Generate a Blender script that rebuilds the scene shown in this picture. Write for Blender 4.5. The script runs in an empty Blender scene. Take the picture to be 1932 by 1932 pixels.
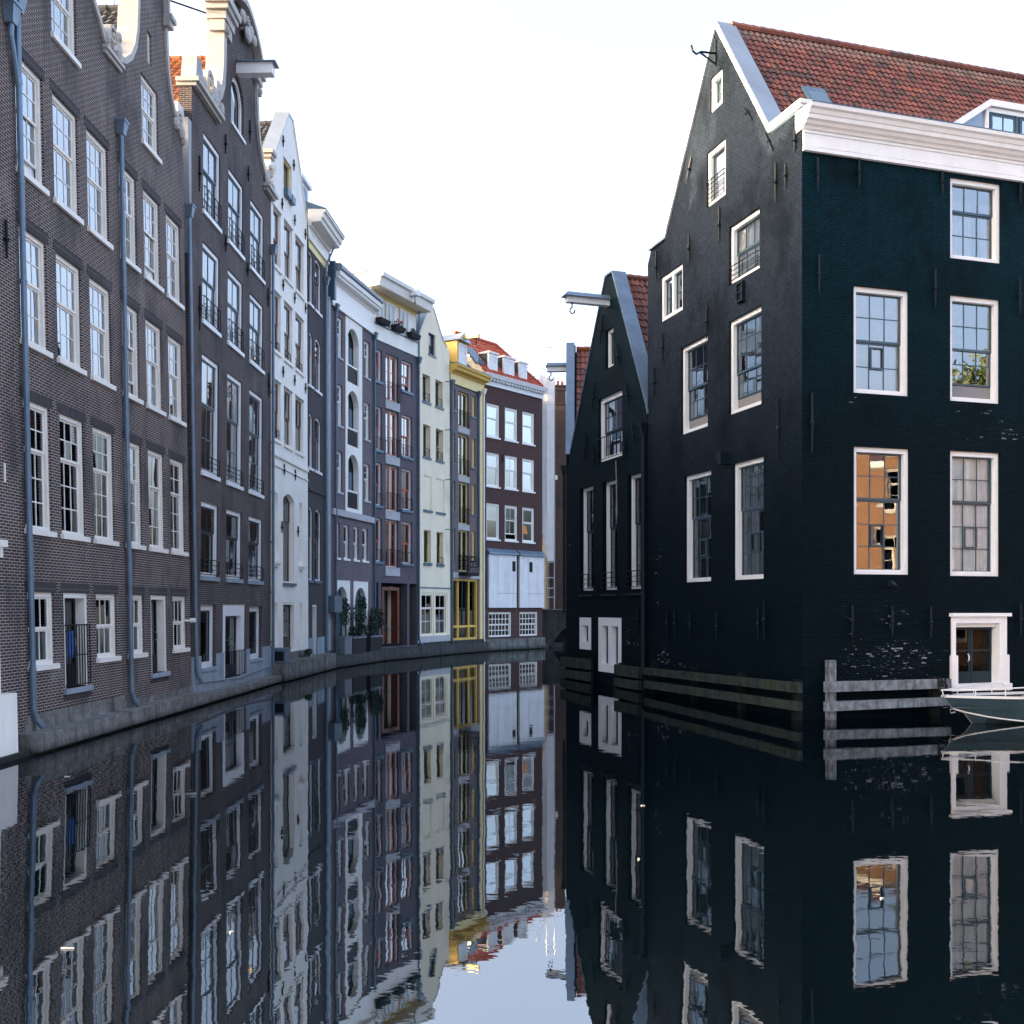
import bpy, bmesh, math, random
from mathutils import Vector, geometry
random.seed(7)
R = math.radians
scene = bpy.context.scene
col = scene.collection

# ------------------------------------------------------------------ camera, sky, sun, exposure
EYE = 3.2                                   # eye height over the water, standing on a bridge
cam_data = bpy.data.cameras.new('camera')
cam = bpy.data.objects.new('camera', cam_data)
col.objects.link(cam)
cam.location = (0, 0, EYE)
cam.rotation_euler = (R(90), 0, 0)
cam_data.sensor_width = 36
cam_data.lens = 36 * 2000 / 1932
cam_data.shift_y = (1144 - 966) / 1932
cam_data.clip_start = 0.1
cam_data.clip_end = 3000
scene.camera = cam

SUN_EL, SUN_AZ = 4.8, 261.5                # azimuth clockwise from +Y
world = bpy.data.worlds.new('World')
scene.world = world
world.use_nodes = True
wn = world.node_tree.nodes
sky = wn.new('ShaderNodeTexSky')
sky.sky_type = 'NISHITA'
sky.sun_disc = False
sky.sun_elevation = R(SUN_EL)
sky.sun_rotation = R(SUN_AZ)
sky.altitude = 0
sky.air_density = 0.38
sky.dust_density = 10
sky.ozone_density = 0.0
world.node_tree.links.new(sky.outputs[0], wn['Background'].inputs[0])
wn['Background'].inputs[1].default_value = 0.15

sun_data = bpy.data.lights.new('sun', 'SUN')
sun = bpy.data.objects.new('sun', sun_data)
col.objects.link(sun)
sun_data.energy = 0.8
sun_data.angle = R(0.5)
sun_data.color = (1.0, 0.74, 0.46)
sd = Vector((math.sin(R(SUN_AZ)) * math.cos(R(SUN_EL)), math.cos(R(SUN_AZ)) * math.cos(R(SUN_EL)), math.sin(R(SUN_EL))))
sun.rotation_euler = sd.to_track_quat('Z', 'Y').to_euler()
sun.location = (-30, -10, 60)

scene.render.engine = 'CYCLES'
scene.view_settings.view_transform = 'Standard'
scene.view_settings.look = 'None'
scene.view_settings.exposure = 4.15
scene.view_settings.gamma = 1.0
scene.cycles.max_bounces = 8
scene.cycles.transparent_max_bounces = 12

# ------------------------------------------------------------------ materials
def new_mat(name):
    m = bpy.data.materials.new(name)
    m.use_nodes = True
    nt = m.node_tree
    return m, nt, nt.nodes['Principled BSDF']

def N(nt, kind, **kw):
    n = nt.nodes.new(kind)
    for k, v in kw.items():
        if k.startswith('i_'):
            key = k[2:]
            n.inputs[int(key) if key.isdigit() else key.replace('_', ' ')].default_value = v
        else:
            setattr(n, k, v)
    return n

def rgba(c): return (c[0], c[1], c[2], 1)

def mixc(nt, fac, a, b, mode='MIX'):
    m = nt.nodes.new('ShaderNodeMix'); m.data_type = 'RGBA'; m.blend_type = mode
    for sock, v in ((m.inputs[0], fac), (m.inputs[6], a), (m.inputs[7], b)):
        if hasattr(v, 'links'): nt.links.new(v, sock)
        elif isinstance(v, (int, float)): sock.default_value = v
        else: sock.default_value = rgba(v)
    return m.outputs[2]

def ramp(nt, val, lo, hi, a=0.0, b=1.0):
    m = N(nt, 'ShaderNodeMapRange'); m.interpolation_type = 'SMOOTHSTEP'
    nt.links.new(val, m.inputs[0])
    m.inputs[1].default_value = lo; m.inputs[2].default_value = hi
    m.inputs[3].default_value = a; m.inputs[4].default_value = b
    return m.outputs[0]

def math_(nt, op, a, b=0.0):
    m = N(nt, 'ShaderNodeMath'); m.operation = op
    for s, v in ((m.inputs[0], a), (m.inputs[1], b)):
        if hasattr(v, 'links'): nt.links.new(v, s)
        else: s.default_value = v
    return m.outputs[0]

def noise(nt, vec, scale, detail=4, rough=0.55, w=0):
    n = N(nt, 'ShaderNodeTexNoise')
    n.inputs['Scale'].default_value = scale
    n.inputs['Detail'].default_value = detail
    n.inputs['Roughness'].default_value = rough
    if vec is not None: nt.links.new(vec, n.inputs['Vector'])
    return n.outputs['Fac']

def uvnode(nt): return N(nt, 'ShaderNodeTexCoord').outputs['UV']

def scaled(nt, vec, s, off=(0, 0, 0)):
    m = N(nt, 'ShaderNodeMapping')
    m.inputs['Scale'].default_value = s
    m.inputs['Location'].default_value = off
    nt.links.new(vec, m.inputs['Vector'])
    return m.outputs[0]

def paint(name, c, rough=0.5, var=0.12, scale=1.5, streak=0.0, bump=0.0, metal=0.0, dirt=None):
    """painted or plastered surface with faint blotches and rain streaks that belong to it"""
    m, nt, b = new_mat(name)
    uv = uvnode(nt)
    n1 = noise(nt, uv, scale, 6, 0.6)
    out = mixc(nt, ramp(nt, n1, 0.3, 0.75), [x * (1 - var) for x in c], [min(1, x * (1 + var * 0.6)) for x in c])
    if streak:
        n2 = noise(nt, scaled(nt, uv, (3.0, 0.22, 1)), 1.3, 5, 0.65)
        f = math_(nt, 'MULTIPLY', ramp(nt, n2, 0.46, 0.68), streak)
        out = mixc(nt, f, out, dirt or [x * 0.45 for x in c])
    nt.links.new(out, b.inputs['Base Color'])
    b.inputs['Roughness'].default_value = rough
    b.inputs['Metallic'].default_value = metal
    if max(c) < 0.05: b.inputs['Specular IOR Level'].default_value = 0.15
    if bump:
        bp = N(nt, 'ShaderNodeBump'); bp.inputs['Strength'].default_value = bump; bp.inputs['Distance'].default_value = 0.02
        nt.links.new(noise(nt, uv, 22, 4), bp.inputs['Height']); nt.links.new(bp.outputs[0], b.inputs['Normal'])
    return m

def brick(name, c1, c2, mortar, bw=0.22, rh=0.066, ms=0.011, stain=0.5, stain_c=(0.02, 0.024, 0.028), bump=0.5, rough=0.85, red=None, low=None):
    m, nt, b = new_mat(name)
    uv = uvnode(nt)
    bt = N(nt, 'ShaderNodeTexBrick')
    bt.offset = 0.5
    nt.links.new(uv, bt.inputs['Vector'])
    bt.inputs['Color1'].default_value = rgba(c1); bt.inputs['Color2'].default_value = rgba(c2)
    bt.inputs['Mortar'].default_value = rgba(mortar)
    bt.inputs['Scale'].default_value = 1; bt.inputs['Mortar Size'].default_value = ms
    bt.inputs['Mortar Smooth'].default_value = 0.3; bt.inputs['Bias'].default_value = 0
    bt.inputs['Brick Width'].default_value = bw; bt.inputs['Row Height'].default_value = rh
    out = bt.outputs['Color']
    if red:
        bt2 = N(nt, 'ShaderNodeTexBrick'); bt2.offset = 0.5
        nt.links.new(uv, bt2.inputs['Vector'])
        bt2.inputs['Color1'].default_value = (0, 0, 0, 1); bt2.inputs['Color2'].default_value = (1, 1, 1, 1); bt2.inputs['Mortar'].default_value = (0, 0, 0, 1)
        bt2.inputs['Scale'].default_value = 1; bt2.inputs['Mortar Size'].default_value = ms
        bt2.inputs['Brick Width'].default_value = bw; bt2.inputs['Row Height'].default_value = rh
        patch = ramp(nt, noise(nt, uv, 0.8, 4), 0.42, 0.7)
        f = math_(nt, 'MULTIPLY', ramp(nt, bt2.outputs['Color'], 0.62, 0.9), patch)
        out = mixc(nt, f, out, red)
    big = noise(nt, scaled(nt, uv, (1.0, 0.45, 1)), 0.55, 6, 0.65)
    f = math_(nt, 'MULTIPLY', ramp(nt, big, 0.45, 0.64), stain)
    out = mixc(nt, f, out, stain_c)
    runs = noise(nt, scaled(nt, uv, (2.2, 0.16, 1), (3.1, 0, 0)), 1.2, 6, 0.7)
    out = mixc(nt, math_(nt, 'MULTIPLY', ramp(nt, runs, 0.54, 0.72), stain * 0.8), out, stain_c)
    salt = noise(nt, scaled(nt, uv, (1.0, 0.8, 1), (7.7, 2.2, 0)), 0.9, 7, 0.72)
    out = mixc(nt, math_(nt, 'MULTIPLY', ramp(nt, salt, 0.54, 0.70), 0.30), out, [min(0.3, x * 1.15) for x in mortar])
    fine = noise(nt, uv, 7, 5, 0.7)
    out = mixc(nt, 1.0, out, mixc(nt, fine, (0.72, 0.72, 0.72), (1.25, 1.22, 1.2)), 'MULTIPLY')
    if low:     # bleached and damp brick just over the water: (height, colour)
        sp = N(nt, 'ShaderNodeSeparateXYZ'); nt.links.new(uv, sp.inputs[0])
        h = math_(nt, 'ADD', sp.outputs[1], math_(nt, 'MULTIPLY', noise(nt, uv, 1.6, 5), 0.9))
        out = mixc(nt, ramp(nt, h, low[0] - 0.5, low[0] + 0.55, low[2], 0), out, low[1])
    nt.links.new(out, b.inputs['Base Color'])
    b.inputs['Roughness'].default_value = rough
    bp = N(nt, 'ShaderNodeBump'); bp.invert = True
    bp.inputs['Strength'].default_value = bump; bp.inputs['Distance'].default_value = 0.012
    nt.links.new(bt.outputs['Fac'], bp.inputs['Height']); nt.links.new(bp.outputs[0], b.inputs['Normal'])
    return m

def painted_brick(name, c, grey, greyf, z_grey, chips, rough=0.55):
    """dark tarred brickwork: course relief, paler tone high up that puts the stronger skylight into the colour, chipped flakes of old limewash where listed (u0,u1,z0,z1)"""
    m, nt, b = new_mat(name)
    uv = uvnode(nt)
    def bk(c1, c2, mo, ms):
        bt = N(nt, 'ShaderNodeTexBrick'); bt.offset = 0.5
        nt.links.new(uv, bt.inputs['Vector'])
        bt.inputs['Color1'].default_value = rgba(c1); bt.inputs['Color2'].default_value = rgba(c2); bt.inputs['Mortar'].default_value = rgba(mo)
        bt.inputs['Scale'].default_value = 1; bt.inputs['Mortar Size'].default_value = ms; bt.inputs['Mortar Smooth'].default_value = 0.4
        bt.inputs['Brick Width'].default_value = 0.21; bt.inputs['Row Height'].default_value = 0.072
        return bt
    bt = bk([x * 0.8 for x in c], [x * 1.35 for x in c], [x * 0.35 for x in c], 0.014)
    sp = N(nt, 'ShaderNodeSeparateXYZ'); nt.links.new(uv, sp.inputs[0])
    out = bt.outputs['Color']
    n1 = noise(nt, uv, 0.8, 7, 0.65)
    n3 = noise(nt, uv, 5, 6, 0.7)
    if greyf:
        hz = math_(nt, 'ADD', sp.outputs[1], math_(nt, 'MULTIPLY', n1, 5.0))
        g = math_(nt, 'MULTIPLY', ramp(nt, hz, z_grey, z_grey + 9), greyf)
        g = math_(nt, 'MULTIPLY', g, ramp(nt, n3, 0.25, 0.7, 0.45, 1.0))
        out = mixc(nt, g, out, grey)  # lighter tone up the wall paints in the stronger skylight there
    out = mixc(nt, 1.0, out, mixc(nt, n3, (0.6, 0.62, 0.65), (1.4, 1.35, 1.3)), 'MULTIPLY')
    out = mixc(nt, ramp(nt, noise(nt, scaled(nt, uv, (1, 0.6, 1)), 0.6, 6, 0.65), 0.47, 0.66, 0, 0.75), out, [x * 0.55 for x in c])
    out = mixc(nt, math_(nt, 'MULTIPLY', bt.outputs['Fac'], 0.62), out, (0.0004, 0.001, 0.0015))
    rnd = bk((0, 0, 0), (1, 1, 1), (0.75, 0.75, 0.75), 0.016).outputs['Color']
    nz = noise(nt, scaled(nt, uv, (7, 15, 1)), 1.0, 5, 0.8)
    tot = None
    for (u0, u1, z0, z1, dens) in chips:
        cu, cz = (u0 + u1) / 2, (z0 + z1) / 2
        du = math_(nt, 'DIVIDE', math_(nt, 'SUBTRACT', sp.outputs[0], cu), (u1 - u0) / 2)
        dz = math_(nt, 'DIVIDE', math_(nt, 'SUBTRACT', sp.outputs[1], cz), (z1 - z0) / 2)
        rr = math_(nt, 'SQRT', math_(nt, 'ADD', math_(nt, 'MULTIPLY', du, du), math_(nt, 'MULTIPLY', dz, dz)))
        rr = math_(nt, 'ADD', rr, math_(nt, 'MULTIPLY', math_(nt, 'SUBTRACT', n3, 0.5), 0.9))
        k = math_(nt, 'MULTIPLY', ramp(nt, rr, 0.35, 1.05, 1, 0), dens)
        tot = k if tot is None else math_(nt, 'MAXIMUM', tot, k)
    if tot is not None:
        v = math_(nt, 'ADD', math_(nt, 'MULTIPLY', rnd, 0.50), math_(nt, 'MULTIPLY', nz, 0.80))
        v = math_(nt, 'ADD', v, math_(nt, 'MULTIPLY', tot, 0.15))
        f = math_(nt, 'MULTIPLY', ramp(nt, v, 0.975, 1.04), ramp(nt, tot, 0.02, 0.1))
        out = mixc(nt, f, out, (0.24, 0.27, 0.29))
    nt.links.new(out, b.inputs['Base Color'])
    b.inputs['Roughness'].default_value = rough
    b.inputs['Specular IOR Level'].default_value = 0.06
    hgt = math_(nt, 'SUBTRACT', math_(nt, 'MULTIPLY', noise(nt, uv, 30, 3), 0.5), bt.outputs['Fac'])
    bp = N(nt, 'ShaderNodeBump'); bp.inputs['Strength'].default_value = 1.0; bp.inputs['Distance'].default_value = 0.035
    nt.links.new(hgt, bp.inputs['Height']); nt.links.new(bp.outputs[0], b.inputs['Normal'])
    return m

def tiles_mat(name, cols, moss=0.3, moss_c=(0.2, 0.19, 0.17), top_moss=0.0):
    """clay tiles: each tile its own tint from its own cell"""
    m, nt, b = new_mat(name)
    uv = uvnode(nt)
    fl = N(nt, 'ShaderNodeVectorMath'); fl.operation = 'FLOOR'
    nt.links.new(scaled(nt, uv, (1, 1, 1), (0.001, 0.001, 0)), fl.inputs[0])
    wnz = N(nt, 'ShaderNodeTexWhiteNoise'); wnz.noise_dimensions = '3D'
    nt.links.new(fl.outputs[0], wnz.inputs['Vector'])
    cr = N(nt, 'ShaderNodeValToRGB')
    cr.color_ramp.interpolation = 'CONSTANT'
    el = cr.color_ramp.elements
    while len(el) < len(cols): el.new(0.5)
    acc = 0
    for i, (c, w_) in enumerate(cols):
        el[i].position = acc; el[i].color = rgba(c); acc += w_
    nt.links.new(wnz.outputs['Value'], cr.inputs[0])
    out = cr.outputs[0]
    out = mixc(nt, ramp(nt, noise(nt, uv, 0.9, 6, 0.7), 0.5, 0.72, 0, moss), out, moss_c)
    if top_moss:
        sp = N(nt, 'ShaderNodeSeparateXYZ'); nt.links.new(uv, sp.inputs[0])
        h = math_(nt, 'ADD', sp.outputs[1], math_(nt, 'MULTIPLY', noise(nt, uv, 0.45, 5), 4))
        out = mixc(nt, ramp(nt, h, top_moss, top_moss + 3.5, 0, 0.75), out, moss_c)
    out = mixc(nt, 1.0, out, mixc(nt, noise(nt, uv, 3.5, 5), (0.65, 0.65, 0.65), (1.3, 1.3, 1.3)), 'MULTIPLY')
    nt.links.new(out, b.inputs['Base Color'])
    b.inputs['Roughness'].default_value = 0.8
    return m

def glass_mat(name, ior=1.9, tint=(0.8, 0.88, 0.9)):
    m = bpy.data.materials.new(name); m.use_nodes = True
    nt = m.node_tree; nt.nodes.clear()
    out = nt.nodes.new('ShaderNodeOutputMaterial'); mx = nt.nodes.new('ShaderNodeMixShader')
    gl = nt.nodes.new('ShaderNodeBsdfGlossy'); tr = nt.nodes.new('ShaderNodeBsdfTransparent'); fr = nt.nodes.new('ShaderNodeFresnel')
    gl.inputs['Roughness'].default_value = 0.0
    gl.inputs['Color'].default_value = (0.93, 0.97, 1, 1)
    tr.inputs['Color'].default_value = rgba(tint)
    fr.inputs['IOR'].default_value = ior
    geo = N(nt, 'ShaderNodeNewGeometry')
    bp = N(nt, 'ShaderNodeBump'); bp.inputs['Strength'].default_value = 0.07; bp.inputs['Distance'].default_value = 0.01
    nt.links.new(noise(nt, geo.outputs['Position'], 1.6, 2), bp.inputs['Height'])
    nt.links.new(bp.outputs[0], gl.inputs['Normal'])
    for a, b_ in ((fr.outputs[0], mx.inputs[0]), (tr.outputs[0], mx.inputs[1]), (gl.outputs[0], mx.inputs[2]), (mx.outputs[0], out.inputs[0])):
        nt.links.new(a, b_)
    return m

def quay_mat(name, c, dark, algae, band):
    m = paint(name, c, 0.85, 0.45, 1.6, 0.8, 0.5, dirt=dark)
    nt = m.node_tree; b = nt.nodes['Principled BSDF']
    src = b.inputs['Base Color'].links[0].from_socket
    uv = uvnode(nt); sp = N(nt, 'ShaderNodeSeparateXYZ'); nt.links.new(uv, sp.inputs[0])
    spots = noise(nt, uv, 9, 6, 0.75)
    o = mixc(nt, ramp(nt, spots, 0.5, 0.66, 0, 0.75), src, dark)
    o = mixc(nt, ramp(nt, noise(nt, uv, 3.2, 6, 0.7), 0.56, 0.7, 0, 0.6), o, [min(0.5, x * 1.7) for x in c])
    h = math_(nt, 'SUBTRACT', sp.outputs[1], math_(nt, 'MULTIPLY', noise(nt, scaled(nt, uv, (2.5, 0.4, 1)), 1.5, 5, 0.7), band * 1.4))
    o = mixc(nt, ramp(nt, h, -band * 0.75, band * 0.25, 0.95, 0), o, algae)
    nt.links.new(o, b.inputs['Base Color'])
    return m

M = {}
M['brick_near'] = brick('dark_brown_brick', (0.050, 0.0245, 0.0215), (0.0125, 0.0080, 0.0082), (0.35, 0.305, 0.285), ms=0.012, stain=0.6, stain_c=(0.010, 0.014, 0.018), red=(0.085, 0.036, 0.036), low=(0.75, (0.16, 0.145, 0.135), 0.55))
M['brick_second'] = brick('brown_brick', (0.054, 0.033, 0.032), (0.019, 0.0135, 0.0145), (0.20, 0.175, 0.175), stain=0.6, stain_c=(0.015, 0.018, 0.023), red=(0.07, 0.04, 0.04))
M['soldier'] = brick('soldier_course', (0.03, 0.024, 0.03), (0.012, 0.011, 0.014), (0.13, 0.12, 0.13), bw=0.075, rh=0.4, ms=0.009, stain=0.2)
M['brick_slate'] = brick('slate_brick', (0.038, 0.032, 0.041), (0.021, 0.018, 0.024), (0.085, 0.08, 0.092), stain=0.4)
M['brick_mauve'] = brick('mauve_brick', (0.145, 0.112, 0.135), (0.085, 0.068, 0.084), (0.20, 0.18, 0.205), stain=0.2, stain_c=(0.08, 0.075, 0.09))
M['brick_purple'] = brick('purple_brick', (0.105, 0.086, 0.108), (0.055, 0.047, 0.062), (0.15, 0.138, 0.165), stain=0.25, stain_c=(0.06, 0.055, 0.07))
M['brick_lilac'] = brick('lilac_brick', (0.165, 0.12, 0.13), (0.105, 0.08, 0.088), (0.23, 0.20, 0.21), stain=0.15, stain_c=(0.09, 0.08, 0.085))
M['brick_russet'] = brick('russet_brick', (0.105, 0.038, 0.031), (0.055, 0.023, 0.022), (0.085, 0.058, 0.055), stain=0.6, stain_c=(0.05, 0.032, 0.036))
M['brick_brown'] = brick('old_brown_brick', (0.10, 0.052, 0.036), (0.055, 0.032, 0.027), (0.11, 0.085, 0.07), stain=0.5)
M['brick_orange'] = brick('orange_brick', (0.22, 0.095, 0.042), (0.17, 0.07, 0.032), (0.23, 0.17, 0.12), stain=0.15, stain_c=(0.3, 0.13, 0.06))
M['tar_gable'] = painted_brick('tarred_brick_skylit', (0.0008, 0.0088, 0.0165), (0.031, 0.045, 0.072), 0.95, 7.2,
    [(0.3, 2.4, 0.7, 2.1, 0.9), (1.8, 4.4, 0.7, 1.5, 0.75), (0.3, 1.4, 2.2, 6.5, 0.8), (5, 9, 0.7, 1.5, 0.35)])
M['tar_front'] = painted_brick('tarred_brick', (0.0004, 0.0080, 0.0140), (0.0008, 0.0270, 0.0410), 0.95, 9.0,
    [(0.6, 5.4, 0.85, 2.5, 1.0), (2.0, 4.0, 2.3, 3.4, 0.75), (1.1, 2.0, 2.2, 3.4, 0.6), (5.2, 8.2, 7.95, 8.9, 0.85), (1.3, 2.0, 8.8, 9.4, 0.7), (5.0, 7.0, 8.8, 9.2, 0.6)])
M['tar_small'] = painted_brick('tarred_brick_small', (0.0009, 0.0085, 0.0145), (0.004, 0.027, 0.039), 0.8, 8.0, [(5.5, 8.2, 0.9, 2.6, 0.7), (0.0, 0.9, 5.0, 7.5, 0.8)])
M['cream'] = paint('cream_paint', (0.84, 0.81, 0.75), 0.45, 0.06, 2)
M['white'] = paint('white_paint', (0.82, 0.84, 0.86), 0.42, 0.05, 2, 0.1, dirt=(0.55, 0.52, 0.46))
M['pure_white'] = paint('plain_white_paint', (0.88, 0.86, 0.82), 0.45, 0.04, 2)
M['stone_white'] = paint('painted_stone', (0.46, 0.445, 0.42), 0.6, 0.15, 2.5, 0.35, 0.3, dirt=(0.42, 0.38, 0.32))
M['plaster_white'] = paint('white_plaster', (0.90, 0.87, 0.81), 0.7, 0.05, 0.8, 0.3, 0.05, dirt=(0.62, 0.6, 0.54))
M['plaster_cream'] = paint('cream_plaster', (0.88, 0.79, 0.60), 0.75, 0.06, 0.8, 0.2, 0.05, dirt=(0.6, 0.55, 0.44))
M['plaster_grey'] = paint('grey_plaster', (0.36, 0.39, 0.42), 0.8, 0.15, 1.2, 0.4, 0.1)
M['plinth_blue'] = paint('blue_grey_render', (0.30, 0.36, 0.43), 0.75, 0.18, 1.4, 0.5, 0.1, dirt=(0.13, 0.16, 0.19))
M['yellow'] = paint('ochre_paint', (0.74, 0.47, 0.10), 0.5, 0.06)
M['pale_yellow'] = paint('pale_yellow_paint', (0.84, 0.68, 0.30), 0.5, 0.06)
M['dark_sash'] = paint('dark_green_sash_paint', (0.018, 0.034, 0.045), 0.35, 0.1)
M['blue_sash'] = paint('blue_grey_sash_paint', (0.035, 0.075, 0.11), 0.35, 0.1)
M['door_wood'] = paint('dark_red_brown_door_wood', (0.15, 0.04, 0.024), 0.4, 0.3, 4)
M['red_sash'] = paint('oxblood_sash_paint', (0.10, 0.030, 0.030), 0.4, 0.1)
M['orange_wood'] = paint('varnished_orange_wood', (0.50, 0.105, 0.035), 0.4, 0.25, 4)
M['black_iron'] = paint('black_iron', (0.012, 0.013, 0.017), 0.5, 0.2, 6)
M['wall_iron'] = paint('tarred_iron', (0.008, 0.016, 0.024), 0.4, 0.2, 6)
M['zinc'] = paint('zinc_pipe', (0.16, 0.23, 0.31), 0.4, 0.2, 1.6, 0.4, metal=0.35, dirt=(0.12, 0.16, 0.21))
M['zinc_dark'] = paint('dark_zinc', (0.09, 0.16, 0.23), 0.4, 0.2, 1.6, 0.3, metal=0.3)
M['lead'] = paint('zinc_sheet', (0.30, 0.35, 0.41), 0.35, 0.12, 0.9, 0.2, metal=0.5)
M['dark_room'] = paint('unlit_room', (0.022, 0.024, 0.028), 0.9, 0.4, 0.8)
M['curtain_white'] = paint('white_curtain_cloth', (0.84, 0.86, 0.88), 0.9, 0.1, 3)
M['curtain_net'] = paint('grey_net_curtain', (0.46, 0.50, 0.50), 0.9, 0.25, 3)
M['curtain_red'] = paint('dark_red_curtain', (0.13, 0.012, 0.03), 0.85, 0.4, 5)
M['curtain_beige'] = paint('beige_curtain', (0.42, 0.37, 0.28), 0.9, 0.2, 4)
M['blue_cloth'] = paint('blue_cloth', (0.03, 0.12, 0.42), 0.85, 0.2, 4)
M['quay_stone'] = quay_mat('weathered_quay_stone', (0.21, 0.21, 0.20), (0.05, 0.055, 0.05), (0.010, 0.014, 0.010), 0.28)
M['quay_dark'] = quay_mat('wet_quay_stone', (0.045, 0.05, 0.05), (0.012, 0.016, 0.014), (0.005, 0.008, 0.006), 0.35)
M['concrete'] = quay_mat('stained_concrete', (0.17, 0.175, 0.17), (0.03, 0.034, 0.033), (0.007, 0.010, 0.008), 0.45)
M['lintel_grey'] = paint('grey_concrete_lintel', (0.45, 0.45, 0.48), 0.8, 0.1)
M['wood_grey'] = paint('weathered_timber', (0.19, 0.22, 0.25), 0.85, 0.55, 4.0, 0.9, 0.4, dirt=(0.06, 0.07, 0.07))
M['wood_mossy'] = paint('mossy_timber', (0.030, 0.042, 0.041), 0.9, 0.5, 2.5, 0.8, 0.4, dirt=(0.05, 0.065, 0.025))
M['sheet_white'] = paint('scaffold_sheet', (0.82, 0.83, 0.84), 0.6, 0.08, 1.5, 0.2, 0.1)
M['steel'] = paint('scaffold_steel', (0.5, 0.53, 0.56), 0.4, 0.1, 3, metal=0.5)
M['panel_white'] = paint('white_panel', (0.82, 0.83, 0.85), 0.5, 0.08, 1.2, 0.35, dirt=(0.35, 0.37, 0.40))
M['planter'] = paint('planter_wood', (0.025, 0.028, 0.034), 0.7, 0.3, 5)
M['planter_box_grey'] = paint('grey_planter_box', (0.15, 0.17, 0.2), 0.6, 0.2, 4)
M['blue_box'] = paint('blue_grey_metal_box', (0.10, 0.15, 0.20), 0.45, 0.15, 3)
M['mesh_grey'] = paint('insect_screen', (0.22, 0.22, 0.23), 0.9, 0.1, 30)
M['boat_hull'] = paint('grey_blue_hull', (0.035, 0.065, 0.08), 0.35, 0.15, 1.0, 0.3, metal=0.3)
M['boat_white'] = paint('boat_white_trim', (0.70, 0.72, 0.72), 0.35, 0.08)
M['boat_inside'] = paint('boat_inside_grey', (0.34, 0.37, 0.39), 0.5, 0.15)
M['wood_dark'] = paint('wet_dark_timber', (0.010, 0.013, 0.013), 0.9, 0.5, 2.5, 0.6, 0.3)
M['rope'] = paint('mooring_rope', (0.30, 0.27, 0.22), 0.9, 0.2, 20)
M['asphalt'] = paint('asphalt', (0.05, 0.05, 0.052), 0.9, 0.2, 2)
M['litter'] = paint('paper_litter', (0.5, 0.5, 0.5), 0.8, 0.1)
M['skylight_glass'] = paint('skylight_glass', (0.10, 0.16, 0.22), 0.08, 0.1)
M['wicker'] = paint('gilded_wicker', (0.30, 0.20, 0.07), 0.6, 0.2, 8)
M['flower_red'] = paint('red_petals', (0.5, 0.06, 0.04), 0.7, 0.2, 8)
M['orange_vase'] = paint('orange_lampshade', (0.75, 0.26, 0.04), 0.6, 0.1, 3)
M['trunk'] = paint('bark', (0.07, 0.05, 0.035), 0.9, 0.4, 5)
M['tile_red'] = tiles_mat('red_pantiles', [((0.125, 0.039, 0.035), 0.34), ((0.098, 0.034, 0.032), 0.28), ((0.15, 0.050, 0.042), 0.14), ((0.050, 0.028, 0.030), 0.22), ((0.20, 0.062, 0.040), 0.02)], 0.15, (0.20, 0.16, 0.145), 18)
M['tile_orange'] = tiles_mat('orange_pantiles', [((0.30, 0.095, 0.025), 0.4), ((0.24, 0.07, 0.022), 0.3), ((0.18, 0.05, 0.02), 0.2), ((0.36, 0.13, 0.035), 0.1)], 0.2, (0.3, 0.14, 0.07))
M['tile_dark'] = tiles_mat('dark_pantiles', [((0.055, 0.06, 0.068), 0.5), ((0.035, 0.04, 0.048), 0.3), ((0.085, 0.09, 0.1), 0.2)], 0.2, (0.12, 0.12, 0.11))
M['tile_old'] = tiles_mat('old_red_brown_pantiles', [((0.21, 0.075, 0.055), 0.4), ((0.15, 0.062, 0.055), 0.3), ((0.27, 0.10, 0.07), 0.15), ((0.10, 0.055, 0.055), 0.15)], 0.5, (0.13, 0.09, 0.085))
M['tile_bright'] = tiles_mat('bright_red_tiles', [((0.46, 0.095, 0.05), 0.5), ((0.40, 0.08, 0.045), 0.35), ((0.52, 0.13, 0.07), 0.15)], 0.1, (0.3, 0.1, 0.06))
M['glass'] = glass_mat('window_glass', 6.0, (0.97, 0.98, 1.0))
M['glass_right'] = glass_mat('sash_window_glass', 3.2, (0.95, 0.97, 1.0))
M['glass_clear'] = glass_mat('clear_window_glass', 1.5, (0.9, 0.94, 0.95))
M['glass_dull'] = glass_mat('dusty_door_glass', 1.28, (0.5, 0.55, 0.58))
M['glass_dark'] = glass_mat('old_window_glass', 1.9, (0.55, 0.62, 0.64))

def leaf_mat(name, a, b_):
    m, nt, b = new_mat(name)
    oi = N(nt, 'ShaderNodeNewGeometry')
    n = noise(nt, oi.outputs['Position'], 2.2, 3)
    wnz = N(nt, 'ShaderNodeMix'); wnz.data_type = 'RGBA'
    c = mixc(nt, oi.outputs['Random Per Island'], a, b_)
    c = mixc(nt, ramp(nt, n, 0.4, 0.65, 0, 0.5), c, [x * 0.6 for x in a])
    nt.nodes.remove(wnz)
    nt.links.new(c, b.inputs['Base Color']); b.inputs['Roughness'].default_value = 0.6
    return m
M['leaf_dark'] = leaf_mat('dark_leaves', (0.014, 0.036, 0.026), (0.035, 0.075, 0.04))
M['leaf_tree'] = leaf_mat('tree_leaves', (0.05, 0.09, 0.02), (0.16, 0.17, 0.04))

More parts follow.
